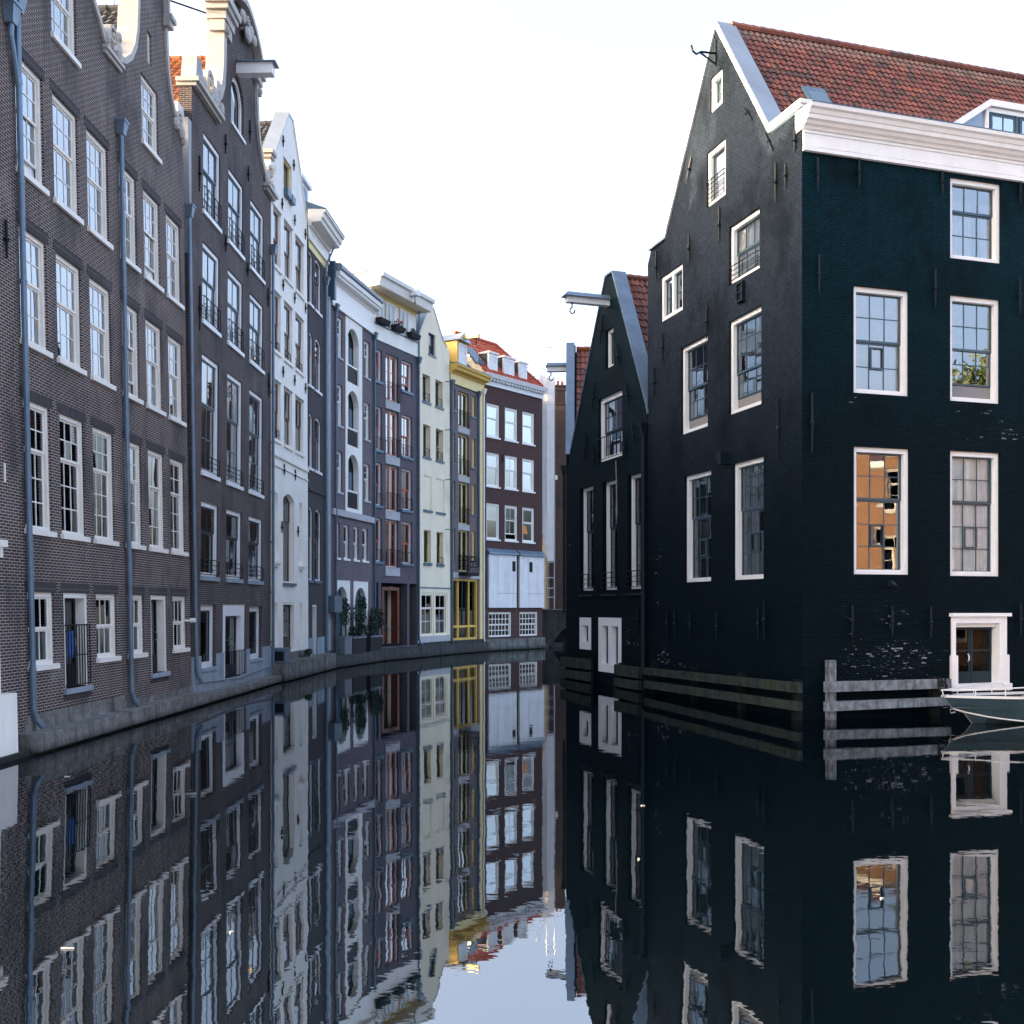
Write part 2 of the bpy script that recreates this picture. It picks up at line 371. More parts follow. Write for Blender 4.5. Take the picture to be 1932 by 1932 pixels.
def water_mat():
    m, nt, b = new_mat('canal_water')
    b.inputs['Base Color'].default_value = (0.0008, 0.003, 0.0045, 1)
    b.inputs['Roughness'].default_value = 0.012
    b.inputs['IOR'].default_value = 4.2
    geo = N(nt, 'ShaderNodeNewGeometry')
    p = geo.outputs['Position']
    a = noise(nt, scaled(nt, p, (0.55, 0.35, 1)), 1.0, 2, 0.5)
    c = noise(nt, scaled(nt, p, (1.7, 2.6, 1)), 1.0, 3, 0.5)
    h = math_(nt, 'ADD', math_(nt, 'MULTIPLY', a, 0.0032), math_(nt, 'MULTIPLY', c, 0.0013))
    bp = N(nt, 'ShaderNodeBump'); bp.inputs['Strength'].default_value = 1.0; bp.inputs['Distance'].default_value = 0.9
    nt.links.new(h, bp.inputs['Height']); nt.links.new(bp.outputs[0], b.inputs['Normal'])
    return m
M['water'] = water_mat()

# ------------------------------------------------------------------ frames of reference and mesh building
class Fac:
    """a facade: runs from plan point A to B; local point (u along, w out towards the canal, z up); k = sideways lean"""
    def __init__(s, A, B, k=0.0):
        s.A = A; s.L = math.hypot(B[0] - A[0], B[1] - A[1])
        s.e = ((B[0] - A[0]) / s.L, (B[1] - A[1]) / s.L); s.n = (s.e[1], -s.e[0]); s.k = k
    def P(s, u, w, z):
        uu = u + s.k * z
        return (s.A[0] + s.e[0] * uu + s.n[0] * w, s.A[1] + s.e[1] * uu + s.n[1] * w, z)
class Plain:
    k = 0
    def P(s, u, w, z): return (u, w, z)
WORLD = Plain()

def sub3(a, b): return (a[0] - b[0], a[1] - b[1], a[2] - b[2])

class MB:
    def __init__(s): s.V = []; s.F = []; s.UV = []; s.smooth = []
    def face(s, pts, uv=None, smooth=False):
        i = len(s.V); s.V += [tuple(p) for p in pts]; s.F.append(list(range(i, i + len(pts))))
        if uv is None:
            a = Vector(sub3(pts[1], pts[0])); b = Vector(sub3(pts[-1], pts[0])); n = a.cross(b)
            ax = max(range(3), key=lambda k: abs(n[k]))
            if ax == 1: uv = [(p[0], p[2]) for p in pts]
            elif ax == 0: uv = [(p[1] + p[0], p[2]) for p in pts]
            else: uv = [(p[0], p[1] + p[2]) for p in pts]
        s.UV.append(uv); s.smooth.append(smooth)
    def box(s, u0, u1, w0, w1, z0, z1):
        p = lambda a, b, c: ((u0, u1)[a], (w0, w1)[b], (z0, z1)[c])
        for f in (((0,1,0),(1,1,0),(1,1,1),(0,1,1)), ((1,0,0),(0,0,0),(0,0,1),(1,0,1)), ((0,0,0),(0,1,0),(0,1,1),(0,0,1)),
                  ((1,1,0),(1,0,0),(1,0,1),(1,1,1)), ((0,1,1),(1,1,1),(1,0,1),(0,0,1)), ((0,0,0),(1,0,0),(1,1,0),(0,1,0))):
            s.face([p(*q) for q in f])
    def hexa(s, b, t):
        """b, t: four bottom and four top points"""
        s.face(t); s.face(b[::-1])
        for i in range(4):
            j = (i + 1) % 4; s.face([b[i], b[j], t[j], t[i]])
    def prism(s, poly, w0, w1, back=True):
        s.face([(p[0], w1, p[1]) for p in poly])
        if back: s.face([(p[0], w0, p[1]) for p in poly[::-1]])
        n = len(poly)
        for i in range(n):
            a, b = poly[i], poly[(i + 1) % n]
            s.face([(a[0], w1, a[1]), (a[0], w0, a[1]), (b[0], w0, b[1]), (b[0], w1, b[1])])
    def extr_u(s, prof, u0, u1):
        """profile [(w,z)] pulled along u"""
        n = len(prof)
        s.face([(u0, p[0], p[1]) for p in prof]); s.face([(u1, p[0], p[1]) for p in prof[::-1]])
        for i in range(n):
            a, b = prof[i], prof[(i + 1) % n]
            s.face([(u0, a[0], a[1]), (u1, a[0], a[1]), (u1, b[0], b[1]), (u0, b[0], b[1])])
    def ring(s, outer, inner, w0, w1):
        n = len(outer)
        for i in range(n):
            j = (i + 1) % n
            a, b, c, d = outer[i], outer[j], inner[j], inner[i]
            s.face([(a[0], w1, a[1]), (b[0], w1, b[1]), (c[0], w1, c[1]), (d[0], w1, d[1])])
            s.face([(d[0], w1, d[1]), (c[0], w1, c[1]), (c[0], w0, c[1]), (d[0], w0, d[1])])
            s.face([(a[0], w0, a[1]), (b[0], w0, b[1]), (b[0], w1, b[1]), (a[0], w1, a[1])])
            s.face([(a[0], w0, a[1]), (d[0], w0, d[1]), (c[0], w0, c[1]), (b[0], w0, b[1])])
    def strip(s, path, t, w0, w1):
        """band of thickness t to the left of an open path [(u,z)], between depths w0 and w1"""
        n = len(path); off = []
        for i in range(n):
            a = path[max(i - 1, 0)]; b = path[min(i + 1, n - 1)]
            d = Vector((b[0] - a[0], b[1] - a[1])); d.normalize()
            tt = t[i] if isinstance(t, (list, tuple)) else t
            off.append((path[i][0] - d.y * tt, path[i][1] + d.x * tt))
        for i in range(n - 1):
            a, b, c, d = path[i], path[i + 1], off[i + 1], off[i]
            s.hexa([(a[0], w0, a[1]), (b[0], w0, b[1]), (c[0], w0, c[1]), (d[0], w0, d[1])],
                   [(a[0], w1, a[1]), (b[0], w1, b[1]), (c[0], w1, c[1]), (d[0], w1, d[1])])
    def tube(s, pts, r, n=8, caps=True):
        pts = [Vector(p) for p in pts]; rings = []
        for i, p in enumerate(pts):
            d = (pts[min(i + 1, len(pts) - 1)] - pts[max(i - 1, 0)]).normalized()
            up = Vector((0, 0, 1)) if abs(d.z) < 0.9 else Vector((1, 0, 0))
            x = d.cross(up).normalized(); y = d.cross(x)
            rr = r[i] if isinstance(r, (list, tuple)) else r
            rings.append([p + x * rr * math.cos(2 * math.pi * k / n) + y * rr * math.sin(2 * math.pi * k / n) for k in range(n)])
        for a, b in zip(rings, rings[1:]):
            for k in range(n):
                j = (k + 1) % n; s.face([a[k], a[j], b[j], b[k]], smooth=True)
        if caps: s.face(rings[0][::-1]); s.face(rings[-1])
    def blob(s, c, r, nu=8, nv=6):
        for i in range(nv):
            for j in range(nu):
                q = []
                for (ii, jj) in ((i, j), (i, j + 1), (i + 1, j + 1), (i + 1, j)):
                    th = math.pi * ii / nv; ph = 2 * math.pi * jj / nu
                    q.append((c[0] + r[0] * math.sin(th) * math.cos(ph), c[1] + r[1] * math.sin(th) * math.sin(ph), c[2] + r[2] * math.cos(th)))
                if i == 0: q = [q[0], q[2], q[3]]
                elif i == nv - 1: q = q[:3]
                s.face(q, smooth=True)
    def leaves(s, c, r, n, size, droop=0.0):
        for _ in range(n):
            while True:
                p = Vector((random.uniform(-1, 1), random.uniform(-1, 1), random.uniform(-1, 1)))
                if 0.12 < p.length < 1: break
            p = Vector((c[0] + p.x * r[0], c[1] + p.y * r[1], c[2] + p.z * r[2]))
            a = Vector((random.gauss(0, 1), random.gauss(0, 1), random.gauss(0, 1) - droop)).normalized()
            b = a.orthogonal().normalized(); b.rotate(__import__('mathutils').Quaternion(a, random.uniform(0, 6.28)))
            q = size * random.uniform(0.6, 1.3)
            s.face([p - a * q, p + b * q * 0.45, p + a * q, p - b * q * 0.45])
    def build(s, name, mat, parent=None, fac=WORLD, origin=None, merge=False):
        o3 = ORG.get(parent, (0, 0, 0)) if origin is None else origin
        me = bpy.data.meshes.new(name)
        me.from_pydata([sub3(fac.P(*v), o3) for v in s.V], [], s.F)
        uvl = me.uv_layers.new(name='UVMap'); d = []
        for uv in s.UV:
            for q in uv: d += [q[0], q[1]]
        uvl.data.foreach_set('uv', d)
        me.polygons.foreach_set('use_smooth', s.smooth)
        if merge:
            bm = bmesh.new(); bm.from_mesh(me); bmesh.ops.remove_doubles(bm, verts=bm.verts, dist=0.0005)
            bm.to_mesh(me); bm.free()
        me.materials.append(M[mat] if isinstance(mat, str) else mat)
        me.update()
        ob = bpy.data.objects.new(name, me); col.objects.link(ob)
        if parent is not None: ob.parent = parent
        else: ob.location = o3
        ORG[ob] = o3
        return ob

ORG = {}
def tag(o, label, cat=None, group=None):
    o['label'] = label
    if cat: o['category'] = cat
    if group: o['group'] = group
    return o
def thing(name, label, cat, loc, group=None):
    o = bpy.data.objects.new(name, None); col.objects.link(o)
    o.empty_display_size = 0.3; o.location = loc; ORG[o] = tuple(loc)
    return tag(o, label, cat, group)
def struct(o): o['kind'] = 'structure'; return o

def inside(p, poly):
    c = False; n = len(poly)
    for i in range(n):
        a, b = poly[i], poly[(i + 1) % n]
        if (a[1] > p[1]) != (b[1] > p[1]) and p[0] < (b[0] - a[0]) * (p[1] - a[1]) / (b[1] - a[1]) + a[0]: c = not c
    return c

def rect(u0, u1, z0, z1, rise=0.0, n=10):
    if not rise: return [(u0, z0), (u1, z0), (u1, z1), (u0, z1)]
    h = (u1 - u0) / 2; r = (h * h + rise * rise) / (2 * rise); cu = (u0 + u1) / 2; cz = z1 - r
    a0 = math.asin(min(1, h / r))
    if rise > h: a0 = math.pi - a0
    arc = [(cu + r * math.sin(a0 - 2 * a0 * i / n), cz + r * math.cos(a0 - 2 * a0 * i / n)) for i in range(n + 1)]
    return [(u0, z0), (u1, z0)] + arc

def inset(poly, t):
    n = len(poly); out = []
    for i in range(n):
        a, b, c = poly[i - 1], poly[i], poly[(i + 1) % n]
        d1 = Vector((b[0] - a[0], b[1] - a[1])).normalized(); d2 = Vector((c[0] - b[0], c[1] - b[1])).normalized()
        n1 = Vector((-d1.y, d1.x)); n2 = Vector((-d2.y, d2.x)); m = n1 + n2
        m = m / max(0.3, m.dot(m) / 2) if m.length > 1e-6 else n1
        out.append((b[0] + m.x * t, b[1] + m.y * t))
    return out

class House:
    def __init__(s, name, label, cat, fac, group=None):
        s.f = fac; s.root = thing(name, label, cat, fac.P(fac.L / 2, 0, 0.5), group); s.holes = []
    def add(s, name, mb, mat, parent=None, label=None, merge=False):
        o = mb.build(name, mat, parent or s.root, s.f, origin=ORG[s.root], merge=merge)
        if label: o['label'] = label
        return o
    def box(s, name, mat, u0, u1, w0, w1, z0, z1, parent=None, label=None):
        mb = MB(); mb.box(u0, u1, w0, w1, z0, z1); return s.add(name, mb, mat, parent, label)
    def wall(s, outline, mat, thick=0.42, reveal=0.34, name='wall', w=0.0, holes=None, label=None):
        holes = s.holes if holes is None else holes
        V = []; E = []
        for poly in [outline] + holes:
            i = len(V); V += [Vector(p) for p in poly]; E += [(i + k, i + (k + 1) % len(poly)) for k in range(len(poly))]
        r = geometry.delaunay_2d_cdt(V, E, [], 0, 1e-5)
        mb = MB()
        for f in r[2]:
            c = [sum(r[0][i][k] for i in f) / len(f) for k in (0, 1)]
            if inside(c, outline) and not any(inside(c, h) for h in holes):
                mb.face([(r[0][i][0], w, r[0][i][1]) for i in f])
        n = len(outline)
        for i in range(n):
            a, b = outline[i], outline[(i + 1) % n]
            mb.face([(a[0], w, a[1]), (a[0], w - thick, a[1]), (b[0], w - thick, b[1]), (b[0], w, b[1])])
        for h in holes:
            for i in range(len(h)):
                a, b = h[i], h[(i + 1) % len(h)]
                mb.face([(a[0], w, a[1]), (b[0], w, b[1]), (b[0], w - reveal, b[1]), (a[0], w - reveal, a[1])])
        return s.add(name, mb, mat, None, label, merge=True)
    def body(s, poly, depth, w=-0.8):
        mb = MB(); mb.prism(poly, -depth, w); return s.add('inner_room', mb, 'dark_room')

    # -------------------------------------------------- windows
    def window(s, u0, u1, z0, z1, frame='cream', sash='cream', cols=3, rt=2, rb=2, split=0.45, fw=0.10, setb=0.10, back=0.07,
               bar=0.03, st=0.055, sill=None, curtain=None, rail=None, lintel=None, rise=0.0, open_=0.0, glass='glass',
               hole=True, name='window', mull=0, label=None, screen=None, toplight=0.0, bottom=None, sashw=None, transom=0.06):
        poly = rect(u0, u1, z0, z1, rise)
        if hole: s.holes.append(poly)
        ins = inset(poly, fw)
        mb = MB(); mb.ring(poly, ins, -setb - back - 0.06, -setb)
        iu0, iu1, iz0, iz1 = u0 + fw, u1 - fw, z0 + fw * (0.6 if bottom is None else bottom), z1 - fw
        if bottom is None or bottom: pass
        cells = []                                           # (u0,u1) columns between mullions
        if mull:
            wdt = (iu1 - iu0 - mull * fw) / (mull + 1); x = iu0
            for k in range(mull + 1):
                cells.append((x, x + wdt)); x += wdt
                if k < mull: mb.box(x, x + fw, -setb - back - 0.05, -setb - 0.004, iz0, iz1); x += fw
        else: cells.append((iu0, iu1))
        win = s.add(name, mb, frame, None, label)
        sb = MB(); gb = MB()
        zs = iz0 + (iz1 - iz0) * split if rb else iz0
        w_up = -setb - back; w_lo = -setb - back - 0.035 if rt and rb else w_up
        for (c0, c1) in cells:
            for (a, b_, rows, w, is_up) in ((zs, iz1, rt, w_up, True), (iz0 + open_, zs + open_ * 0.5, rb, w_lo, False)):
                if not rows or b_ - a < 0.1: continue
                t = st
                if is_up and rise:
                    top = rect(c0, c1, a, b_, rise * (c1 - c0) / (u1 - u0))
                    sb.ring(top, inset(top, t), w - 0.04, w)
                    g = inset(top, t * 0.8); gb.face([(p[0], w - 0.02, p[1]) for p in g])
                    gz1 = b_ - rise * 0.4
                else:
                    sb.ring(rect(c0, c1, a, b_), [(c0 + t, a + (transom if is_up and rb else t)), (c1 - t, a + (transom if is_up and rb else t)), (c1 - t, b_ - t), (c0 + t, b_ - t)], w - 0.04, w)
                    gz1 = b_ - t
                gu0, gu1, gz0 = c0 + t, c1 - t, a + (transom if is_up and rb else t)
                nc = cols
                us = [gu0 + (gu1 - gu0) * i / nc for i in range(nc + 1)]
                zz = [gz0 + (gz1 - gz0) * i / rows for i in range(rows + 1)]
                if toplight and not is_up: zz = [gz0, gz1 - toplight, gz1]; 
                for i in range(1, nc): sb.box(us[i] - bar / 2, us[i] + bar / 2, w - 0.035, w - 0.006, gz0, gz1)
                for i in range(1, len(zz) - 1): sb.box(gu0, gu1, w - 0.034, w - 0.005, zz[i] - bar / 2, zz[i] + bar / 2)
                if not (is_up and rise):
                    for i in range(nc):
                        for j in range(len(zz) - 1):
                            ta = random.gauss(0, 0.0035) * (us[i + 1] - us[i]); tb = random.gauss(0, 0.0035) * (zz[j + 1] - zz[j])
                            gb.face([(us[i], w - 0.02 - ta - tb, zz[j]), (us[i + 1], w - 0.02 + ta - tb, zz[j]), (us[i + 1], w - 0.02 + ta + tb, zz[j + 1]), (us[i], w - 0.02 - ta + tb, zz[j + 1])])
        if sb.F: s.add('sash', sb, sash, win)
        if gb.F: s.add('pane', gb, glass, win)
        if sill:
            m_, proj, hgt = sill
            q = MB(); q.box(u0 - 0.07, u1 + 0.07, -setb - 0.02, proj, z0 - hgt, z0 + 0.012); s.add('window_sill', q, m_, win)
        if lintel:
            q = MB(); q.box(u0 - 0.12, u1 + 0.12, -0.05, 0.006, z1 + 0.004, z1 + lintel); s.add('lintel', q, 'soldier', win)
        if screen:
            q = MB(); q.box(iu0 + 0.02, iu1 - 0.02, w_lo - 0.04, w_lo - 0.02, iz0, iz0 + screen); s.add('insect_screen', q, 'mesh_grey', win)
        if curtain: s.curtain(win, iu0 - fw * 0.6, iu1 + fw * 0.6, iz0, iz1, -setb - back - 0.115, curtain)
        if rail: s.railing(win, u0 + 0.02, u1 - 0.02, z0 + 0.08, z0 + 0.08 + rail[0], 0.05 + (rail[3] if len(rail) > 3 else 0), rail[1], rail[2])
        return win
    def curtain(s, win, u0, u1, z0, z1, w, spec):
        mat, spans = spec                                   # spans: [(from, to, top fraction, bottom fraction)]
        for (a, b, t0, t1) in spans:
            q = MB(); n = max(6, int((b - a) * (u1 - u0) / 0.035)); ua = u0 + (u1 - u0) * a; ub = u0 + (u1 - u0) * b
            ph = random.uniform(0, 6)
            x = [(ua + (ub - ua) * i / n, w + 0.016 * math.sin(i * 1.25 + ph) + 0.010 * math.sin(i * 0.5)) for i in range(n + 1)]
            za, zb = z0 + (z1 - z0) * t1, z0 + (z1 - z0) * t0
            for p, r in zip(x, x[1:]):
                q.face([(p[0], p[1], za), (r[0], r[1], za), (r[0], r[1], zb), (p[0], p[1], zb)], smooth=True)
            s.add('curtain', q, mat, win)
    def railing(s, parent, u0, u1, z0, z1, w, nh, nv, mat='black_iron', r=0.014, name='railing'):
        q = MB()
        for i in range(nh):
            z = z0 + (z1 - z0) * i / max(1, nh - 1); q.tube([(u0, w, z), (u1, w, z)], r * (1.3 if i == nh - 1 else 1), 5)
        for i in range(nv):
            u = u0 + (u1 - u0) * i / max(1, nv - 1); q.tube([(u, w, z0), (u, w, z1)], r, 5)
        for u in (u0, u1):
            q.tube([(u, w, z1), (u, -0.12, z1)], r, 5); q.tube([(u, w, z0), (u, -0.12, z0)], r, 5)
        return s.add(name, q, mat, parent)
    def door(s, u0, u1, z0, z1, frame, leaf, fw=0.14, setb=0.22, leaves=1, glazed=0.6, step=None, handle=True, hole=True, label=None, back=0.06, glass='glass_dark', mid=None):
        if hole: s.holes.append(rect(u0, u1, z0, z1))
        mb = MB()
        for b in ((u0, u0 + fw, z0, z1), (u1 - fw, u1, z0, z1), (u0 + fw, u1 - fw, z1 - fw, z1)): mb.box(b[0], b[1], -setb - 0.1, -0.03, b[2], b[3])
        fr = s.add('door_frame', mb, frame)
        d = MB(); g = MB(); w = -setb - back; lw = (u1 - u0 - 2 * fw) / leaves
        for k in range(leaves):
            a = u0 + fw + k * lw + 0.004; b = a + lw - 0.008; zg = z1 - fw - (z1 - fw - z0) * glazed
            t = 0.09
            d.ring(rect(a, b, z0 + 0.01, z1 - fw - 0.005), [(a + t, zg), (b - t, zg), (b - t, z1 - fw - t), (a + t, z1 - fw - t)], w - 0.05, w)
            d.box(a + t, b - t, w - 0.03, w - 0.012, zg - 0.5 if glazed > 0.9 else z0 + 0.3, zg - 0.08) if glazed < 0.9 else None
            zm = mid if mid else (zg + z1 - fw) / 2
            d.box(a + t, b - t, w - 0.035, w - 0.006, zm - 0.02, zm + 0.02)
            g.face([(a + t, w - 0.03, zg), (b - t, w - 0.03, zg), (b - t, w - 0.03, z1 - fw - t), (a + t, w - 0.03, z1 - fw - t)])
        dl = s.add('door', d, leaf, None, label)
        s.add('pane', g, glass, dl)
        if handle:
            q = MB(); um = u0 + fw + lw * (0.5 if leaves == 1 else 1) + (lw * 0.35 if leaves == 1 else -0.07)
            q.tube([(um, w + 0.005, z0 + 0.95), (um, w + 0.06, z0 + 1.0), (um, w + 0.06, z0 + 1.15), (um, w + 0.005, z0 + 1.2)], 0.014, 6); s.add('handle', q, 'lead', dl)
        if step: s.box('door_step', step, u0 - 0.08, u1 + 0.08, -0.2, 0.07, z0 - 0.13, z0)
        return dl
    def anchor(s, u, z0, z1, du=0.0, mat='wall_iron'):
        q = MB(); f = lambda t: u + du * t
        q.tube([(f(0), 0.05, z0), (f(0.45), 0.055, z0 + (z1 - z0) * 0.45), (f(0.5), 0.06, (z0 + z1) / 2), (f(0.55), 0.055, z0 + (z1 - z0) * 0.55), (f(1), 0.05, z1)], [0.02, 0.038, 0.07, 0.038, 0.032], 6)
        q.tube([(f(0.5), -0.02, (z0 + z1) / 2), (f(0.5), 0.05, (z0 + z1) / 2)], 0.035, 6)
        s.add('wall_anchor', q, mat)
    def pipe(s, u, z0, z1, mat='zinc', r=0.065, w=0.11, hopper=True, shoe=0.25, top=None, du=0.0, hs=1.0):
        q = MB(); pts = []
        if shoe: pts += [(u + shoe * 0.8, w + 0.10, z0 - 0.03), (u + shoe * 0.35, w + 0.03, z0 + 0.12)]
        pts += [(u, w, z0 + 0.35)] + [(u + du * (z - z0), w, z) for z in (z0 + (z1 - z0) * 0.5, z1)]
        if top: pts += top
        q.tube(pts, r, 10)
        z = z0 + 1.2
        while z < z1 - 0.5:
            uu = u + du * (z - z0); q.tube([(uu, w, z), (uu, w, z + 0.1)], r * 1.18, 10); q.box(uu - 0.015, uu + 0.015, -0.01, w - 0.03, z + 0.03, z + 0.06); z += 2.1
        p = s.add('drainpipe', q, mat)
        if hopper:
            uu = u + du * (z1 - z0); h = MB(); a, b = 0.085 * hs, 0.15 * hs; b2 = 0.17 * hs
            h.hexa([(uu - a, w - 0.09, z1), (uu + a, w - 0.09, z1), (uu + a, w + 0.09, z1), (uu - a, w + 0.09, z1)],
                   [(uu - b, w - 0.10, z1 + 0.32 * hs), (uu + b, w - 0.10, z1 + 0.32 * hs), (uu + b, w + 0.15, z1 + 0.32 * hs), (uu - b, w + 0.15, z1 + 0.32 * hs)])
            h.box(uu - b2, uu + b2, w - 0.105, w + 0.17, z1 + 0.32 * hs, z1 + 0.38 * hs)
            s.add('rain_hopper', h, mat, p)
        return p
    def coping(s, path, t, w0, w1, mat, name='gable_coping'):
        q = MB(); q.strip(path, t, w0, w1); return s.add(name, q, mat)
    def volute(s, cu, cz, r, turn=1.75, flip=1, t=0.1, w0=-0.35, w1=0.12, start=-90, mat='stone_white', name='scroll', extra=()):
        q = MB(); n = int(22 * turn); path = []
        for i in range(n + 1):
            a = R(start) + flip * 2 * math.pi * turn * i / n; rr = r * (1 - 0.8 * i / n)
            path.append((cu + rr * math.cos(a), cz + rr * math.sin(a)))
        q.strip(path, [flip * t * (1 - 0.55 * i / n) for i in range(n + 1)], w0, w1)
        q.blob((cu, w1 - 0.02, cz), (r * 0.2, 0.07, r * 0.2))
        for (bu, bz, br, bh) in extra: q.blob((bu, w1 - 0.08, bz), (br, 0.13, bh), 8, 5)
        return s.add(name, q, mat)
    def tiles(s, O, A, B, nx, ny, mat, name='roof', seg=5, amp=0.03, lift=0.035, skip=None, parent=None):
        """pantiles on the slope O + A*i + B*j (local u,w,z); each row laps over the one below"""
        O, A, B = Vector(O), Vector(A), Vector(B); Nn = A.cross(B).normalized()
        if Nn.z < 0: Nn = -Nn
        q = MB()
        prof = lambda x: amp * (math.sin(2 * math.pi * x) * 0.8 + 0.35 * math.sin(4 * math.pi * x + 0.6))
        for j in range(ny):
            jo = random.gauss(0, 0.004)
            for i in range(nx):
                if skip and skip(i / nx, j / ny): continue
                lf = lift + random.gauss(0, 0.005)
                for k in range(seg):
                    x0, x1 = i + k / seg, i + (k + 1) / seg
                    b0 = O + A * (x0 / nx) + B * ((j - 0.08) / ny) + Nn * (prof(x0) + lf + 0.012); b1 = O + A * (x1 / nx) + B * ((j - 0.08) / ny) + Nn * (prof(x1) + lf + 0.012)
                    t0 = O + A * (x0 / nx) + B * ((j + 1) / ny) + Nn * (prof(x0) + 0.004); t1 = O + A * (x1 / nx) + B * ((j + 1) / ny) + Nn * (prof(x1) + 0.004)
                    u0_, u1_ = i + (k + 0.05) / seg * 0.98, i + (k + 0.95) / seg * 0.98
                    q.face([b0, b1, t1, t0], [(u0_, j + 0.02), (u1_, j + 0.02), (u1_, j + 0.98), (u0_, j + 0.98)], smooth=True)
                    q.face([b0 - Nn * (lf + 0.012), b1 - Nn * (lf + 0.012), b1, b0], [(u0_, j + 0.02), (u1_, j + 0.02), (u1_, j + 0.1), (u0_, j + 0.1)])
        return s.add(name, q, mat, parent)
    def ridge(s, a, b, mat, parent, n, r=0.13):
        q = MB(); a, b = Vector(a), Vector(b)
        for i in range(n):
            p0 = a + (b - a) * (i / n); p1 = a + (b - a) * ((i + 1.08) / n)
            q.tube([p0, p1], [r * 1.12, r * 0.92], 8)
        return s.add('ridge_tiles', q, mat, parent)
    def slab(s, pts, t, mat, name='roof', parent=None):
        """sloping flat sheet of thickness t from four local points"""
        a = [Vector(p) for p in pts]; nn = (a[1] - a[0]).cross(a[3] - a[0]).normalized()
        if nn.z < 0: nn = -nn
        q = MB(); q.hexa([p - nn * t for p in a], a); return s.add(name, q, mat, parent)
FULL = [(0, 1, 1, 0)]
SIDES = [(0, 0.28, 1, 0), (0.74, 1, 1, 0)]
# ------------------------------------------------------------------ plan of the canal: facade lines
P0 = (-10.63, 23.12); P1 = (-10.38, 34.36); P2 = (-10.15, 44.63); P3 = (-9.80, 51.04); P4 = (-9.55, 54.58)
P5a = (-9.45, 55.59); P5 = (-8.07, 61.80); P6 = (-5.90, 66.62); P7 = (-4.12, 71.06); P8 = (-2.03, 75.16); P9 = (2.26, 80.59)
RC = (8.15, 29.80); RL = (5.09, 39.74); R2L = (2.43, 47.71); RR = (22.15, 34.11)
F0 = Fac((-10.80, 15.4), P0, -0.05)
F1 = Fac(P0, P1, -0.05); F2 = Fac(P1, P2, 0.02); F3 = Fac(P2, P3); F4 = Fac(P3, P4); F5 = Fac(P5a, P5); F6 = Fac(P5, P6)
F7 = Fac(P6, P7); F8 = Fac(P7, P8); F9 = Fac(P8, P9); FG = Fac(RL, RC); FF = Fac(RC, RR); FS = Fac(R2L, RL)

# ------------------------------------------------------------------ water and land
mb = MB(); mb.face([(-400, -300, 0), (400, -300, 0), (400, 500, 0), (-400, 500, 0)])
struct(mb.build('canal_water', 'water'))
def land(name, pts, z0, z1):
    q = MB(); n = len(pts)
    q.face([(p[0], p[1], z1) for p in pts])
    for i in range(n):
        a, b = pts[i], pts[(i + 1) % n]; q.face([(a[0], a[1], z0), (b[0], b[1], z0), (b[0], b[1], z1), (a[0], a[1], z1)])
    struct(q.build(name, 'asphalt'))
land('ground', [(-600, 5), (-11.6, 5), (-11.3, 23), (-10.9, 44.6), (-10.5, 51), (-10.3, 56), (-8.9, 62.2), (-6.7, 67.2), (-4.9, 71.6), (-2.8, 75.7), (1.6, 81.3), (6, 86), (9, 100), (9, 900), (-600, 900)], -1.5, 0.35)
land('ground', [(8.6, 30.6), (600, 212), (600, 900), (12, 900), (12, 100), (8.5, 86), (3.4, 52), (3.3, 47.7), (5.7, 40)], -1.5, 0.35)
land('ground', [(24, 2), (600, 2), (600, 170), (36, 22)], -1.5, 0.35)
land('ground', [(-600, -900), (600, -900), (600, -6), (-600, -6)], -1.5, 0.9)

# ------------------------------------------------------------------ first row, from near to far: brick house cut by the left edge
H = House('brick_house', 'dark brown brick house at the left edge with a white plinth block', 'house', F0)
L = F0.L
near = dict(frame='cream', sash='cream', cols=3, rt=2, rb=2, split=0.56, fw=0.105, setb=0.06, back=0.04, sill=('cream', 0.08, 0.11), lintel=0.24, st=0.05, bar=0.028)
for u in (0.3, 2.2, 4.0):
    for z0, z1 in ((12.65, 15.05), (9.0, 11.43), (4.95, 7.73), (1.86, 3.52)):
        H.window(u, u + 1.3, z0, z1, curtain=('curtain_white', FULL), **near)
H.wall([(0, 0.3), (L, 0.3), (L, 20.5), (0, 20.5)], 'brick_near')
H.body([(0, 0.3), (L, 0.3), (L, 20.4), (0, 20.4)], 10)
H.slab([(0, -0.3, 20.5), (L, -0.3, 20.5), (L, -5.2, 23.2), (0, -5.2, 23.2)], 0.15, 'tile_dark')
H.box('plinth', 'plaster_white', L - 4.0, L - 0.72, 0.0, 0.22, -0.4, 1.38)
q = MB(); q.box(L - 2.1, L - 1.26, 0.0, 0.16, 1.38, 4.2); q.box(L - 2.2, L - 1.15, 0.0, 0.22, 4.2, 4.42); q.box(L - 2.3, L - 1.06, 0.0, 0.28, 4.42, 4.56)
H.add('door_pilaster', q, 'cream')
H.anchor(L - 0.35, 10.5, 11.3)
q = MB(); q.box(L - 0.62, L - 0.58, 0.005, 0.03, 5.8, 6.2); H.add('conduit_cover', q, 'pure_white')

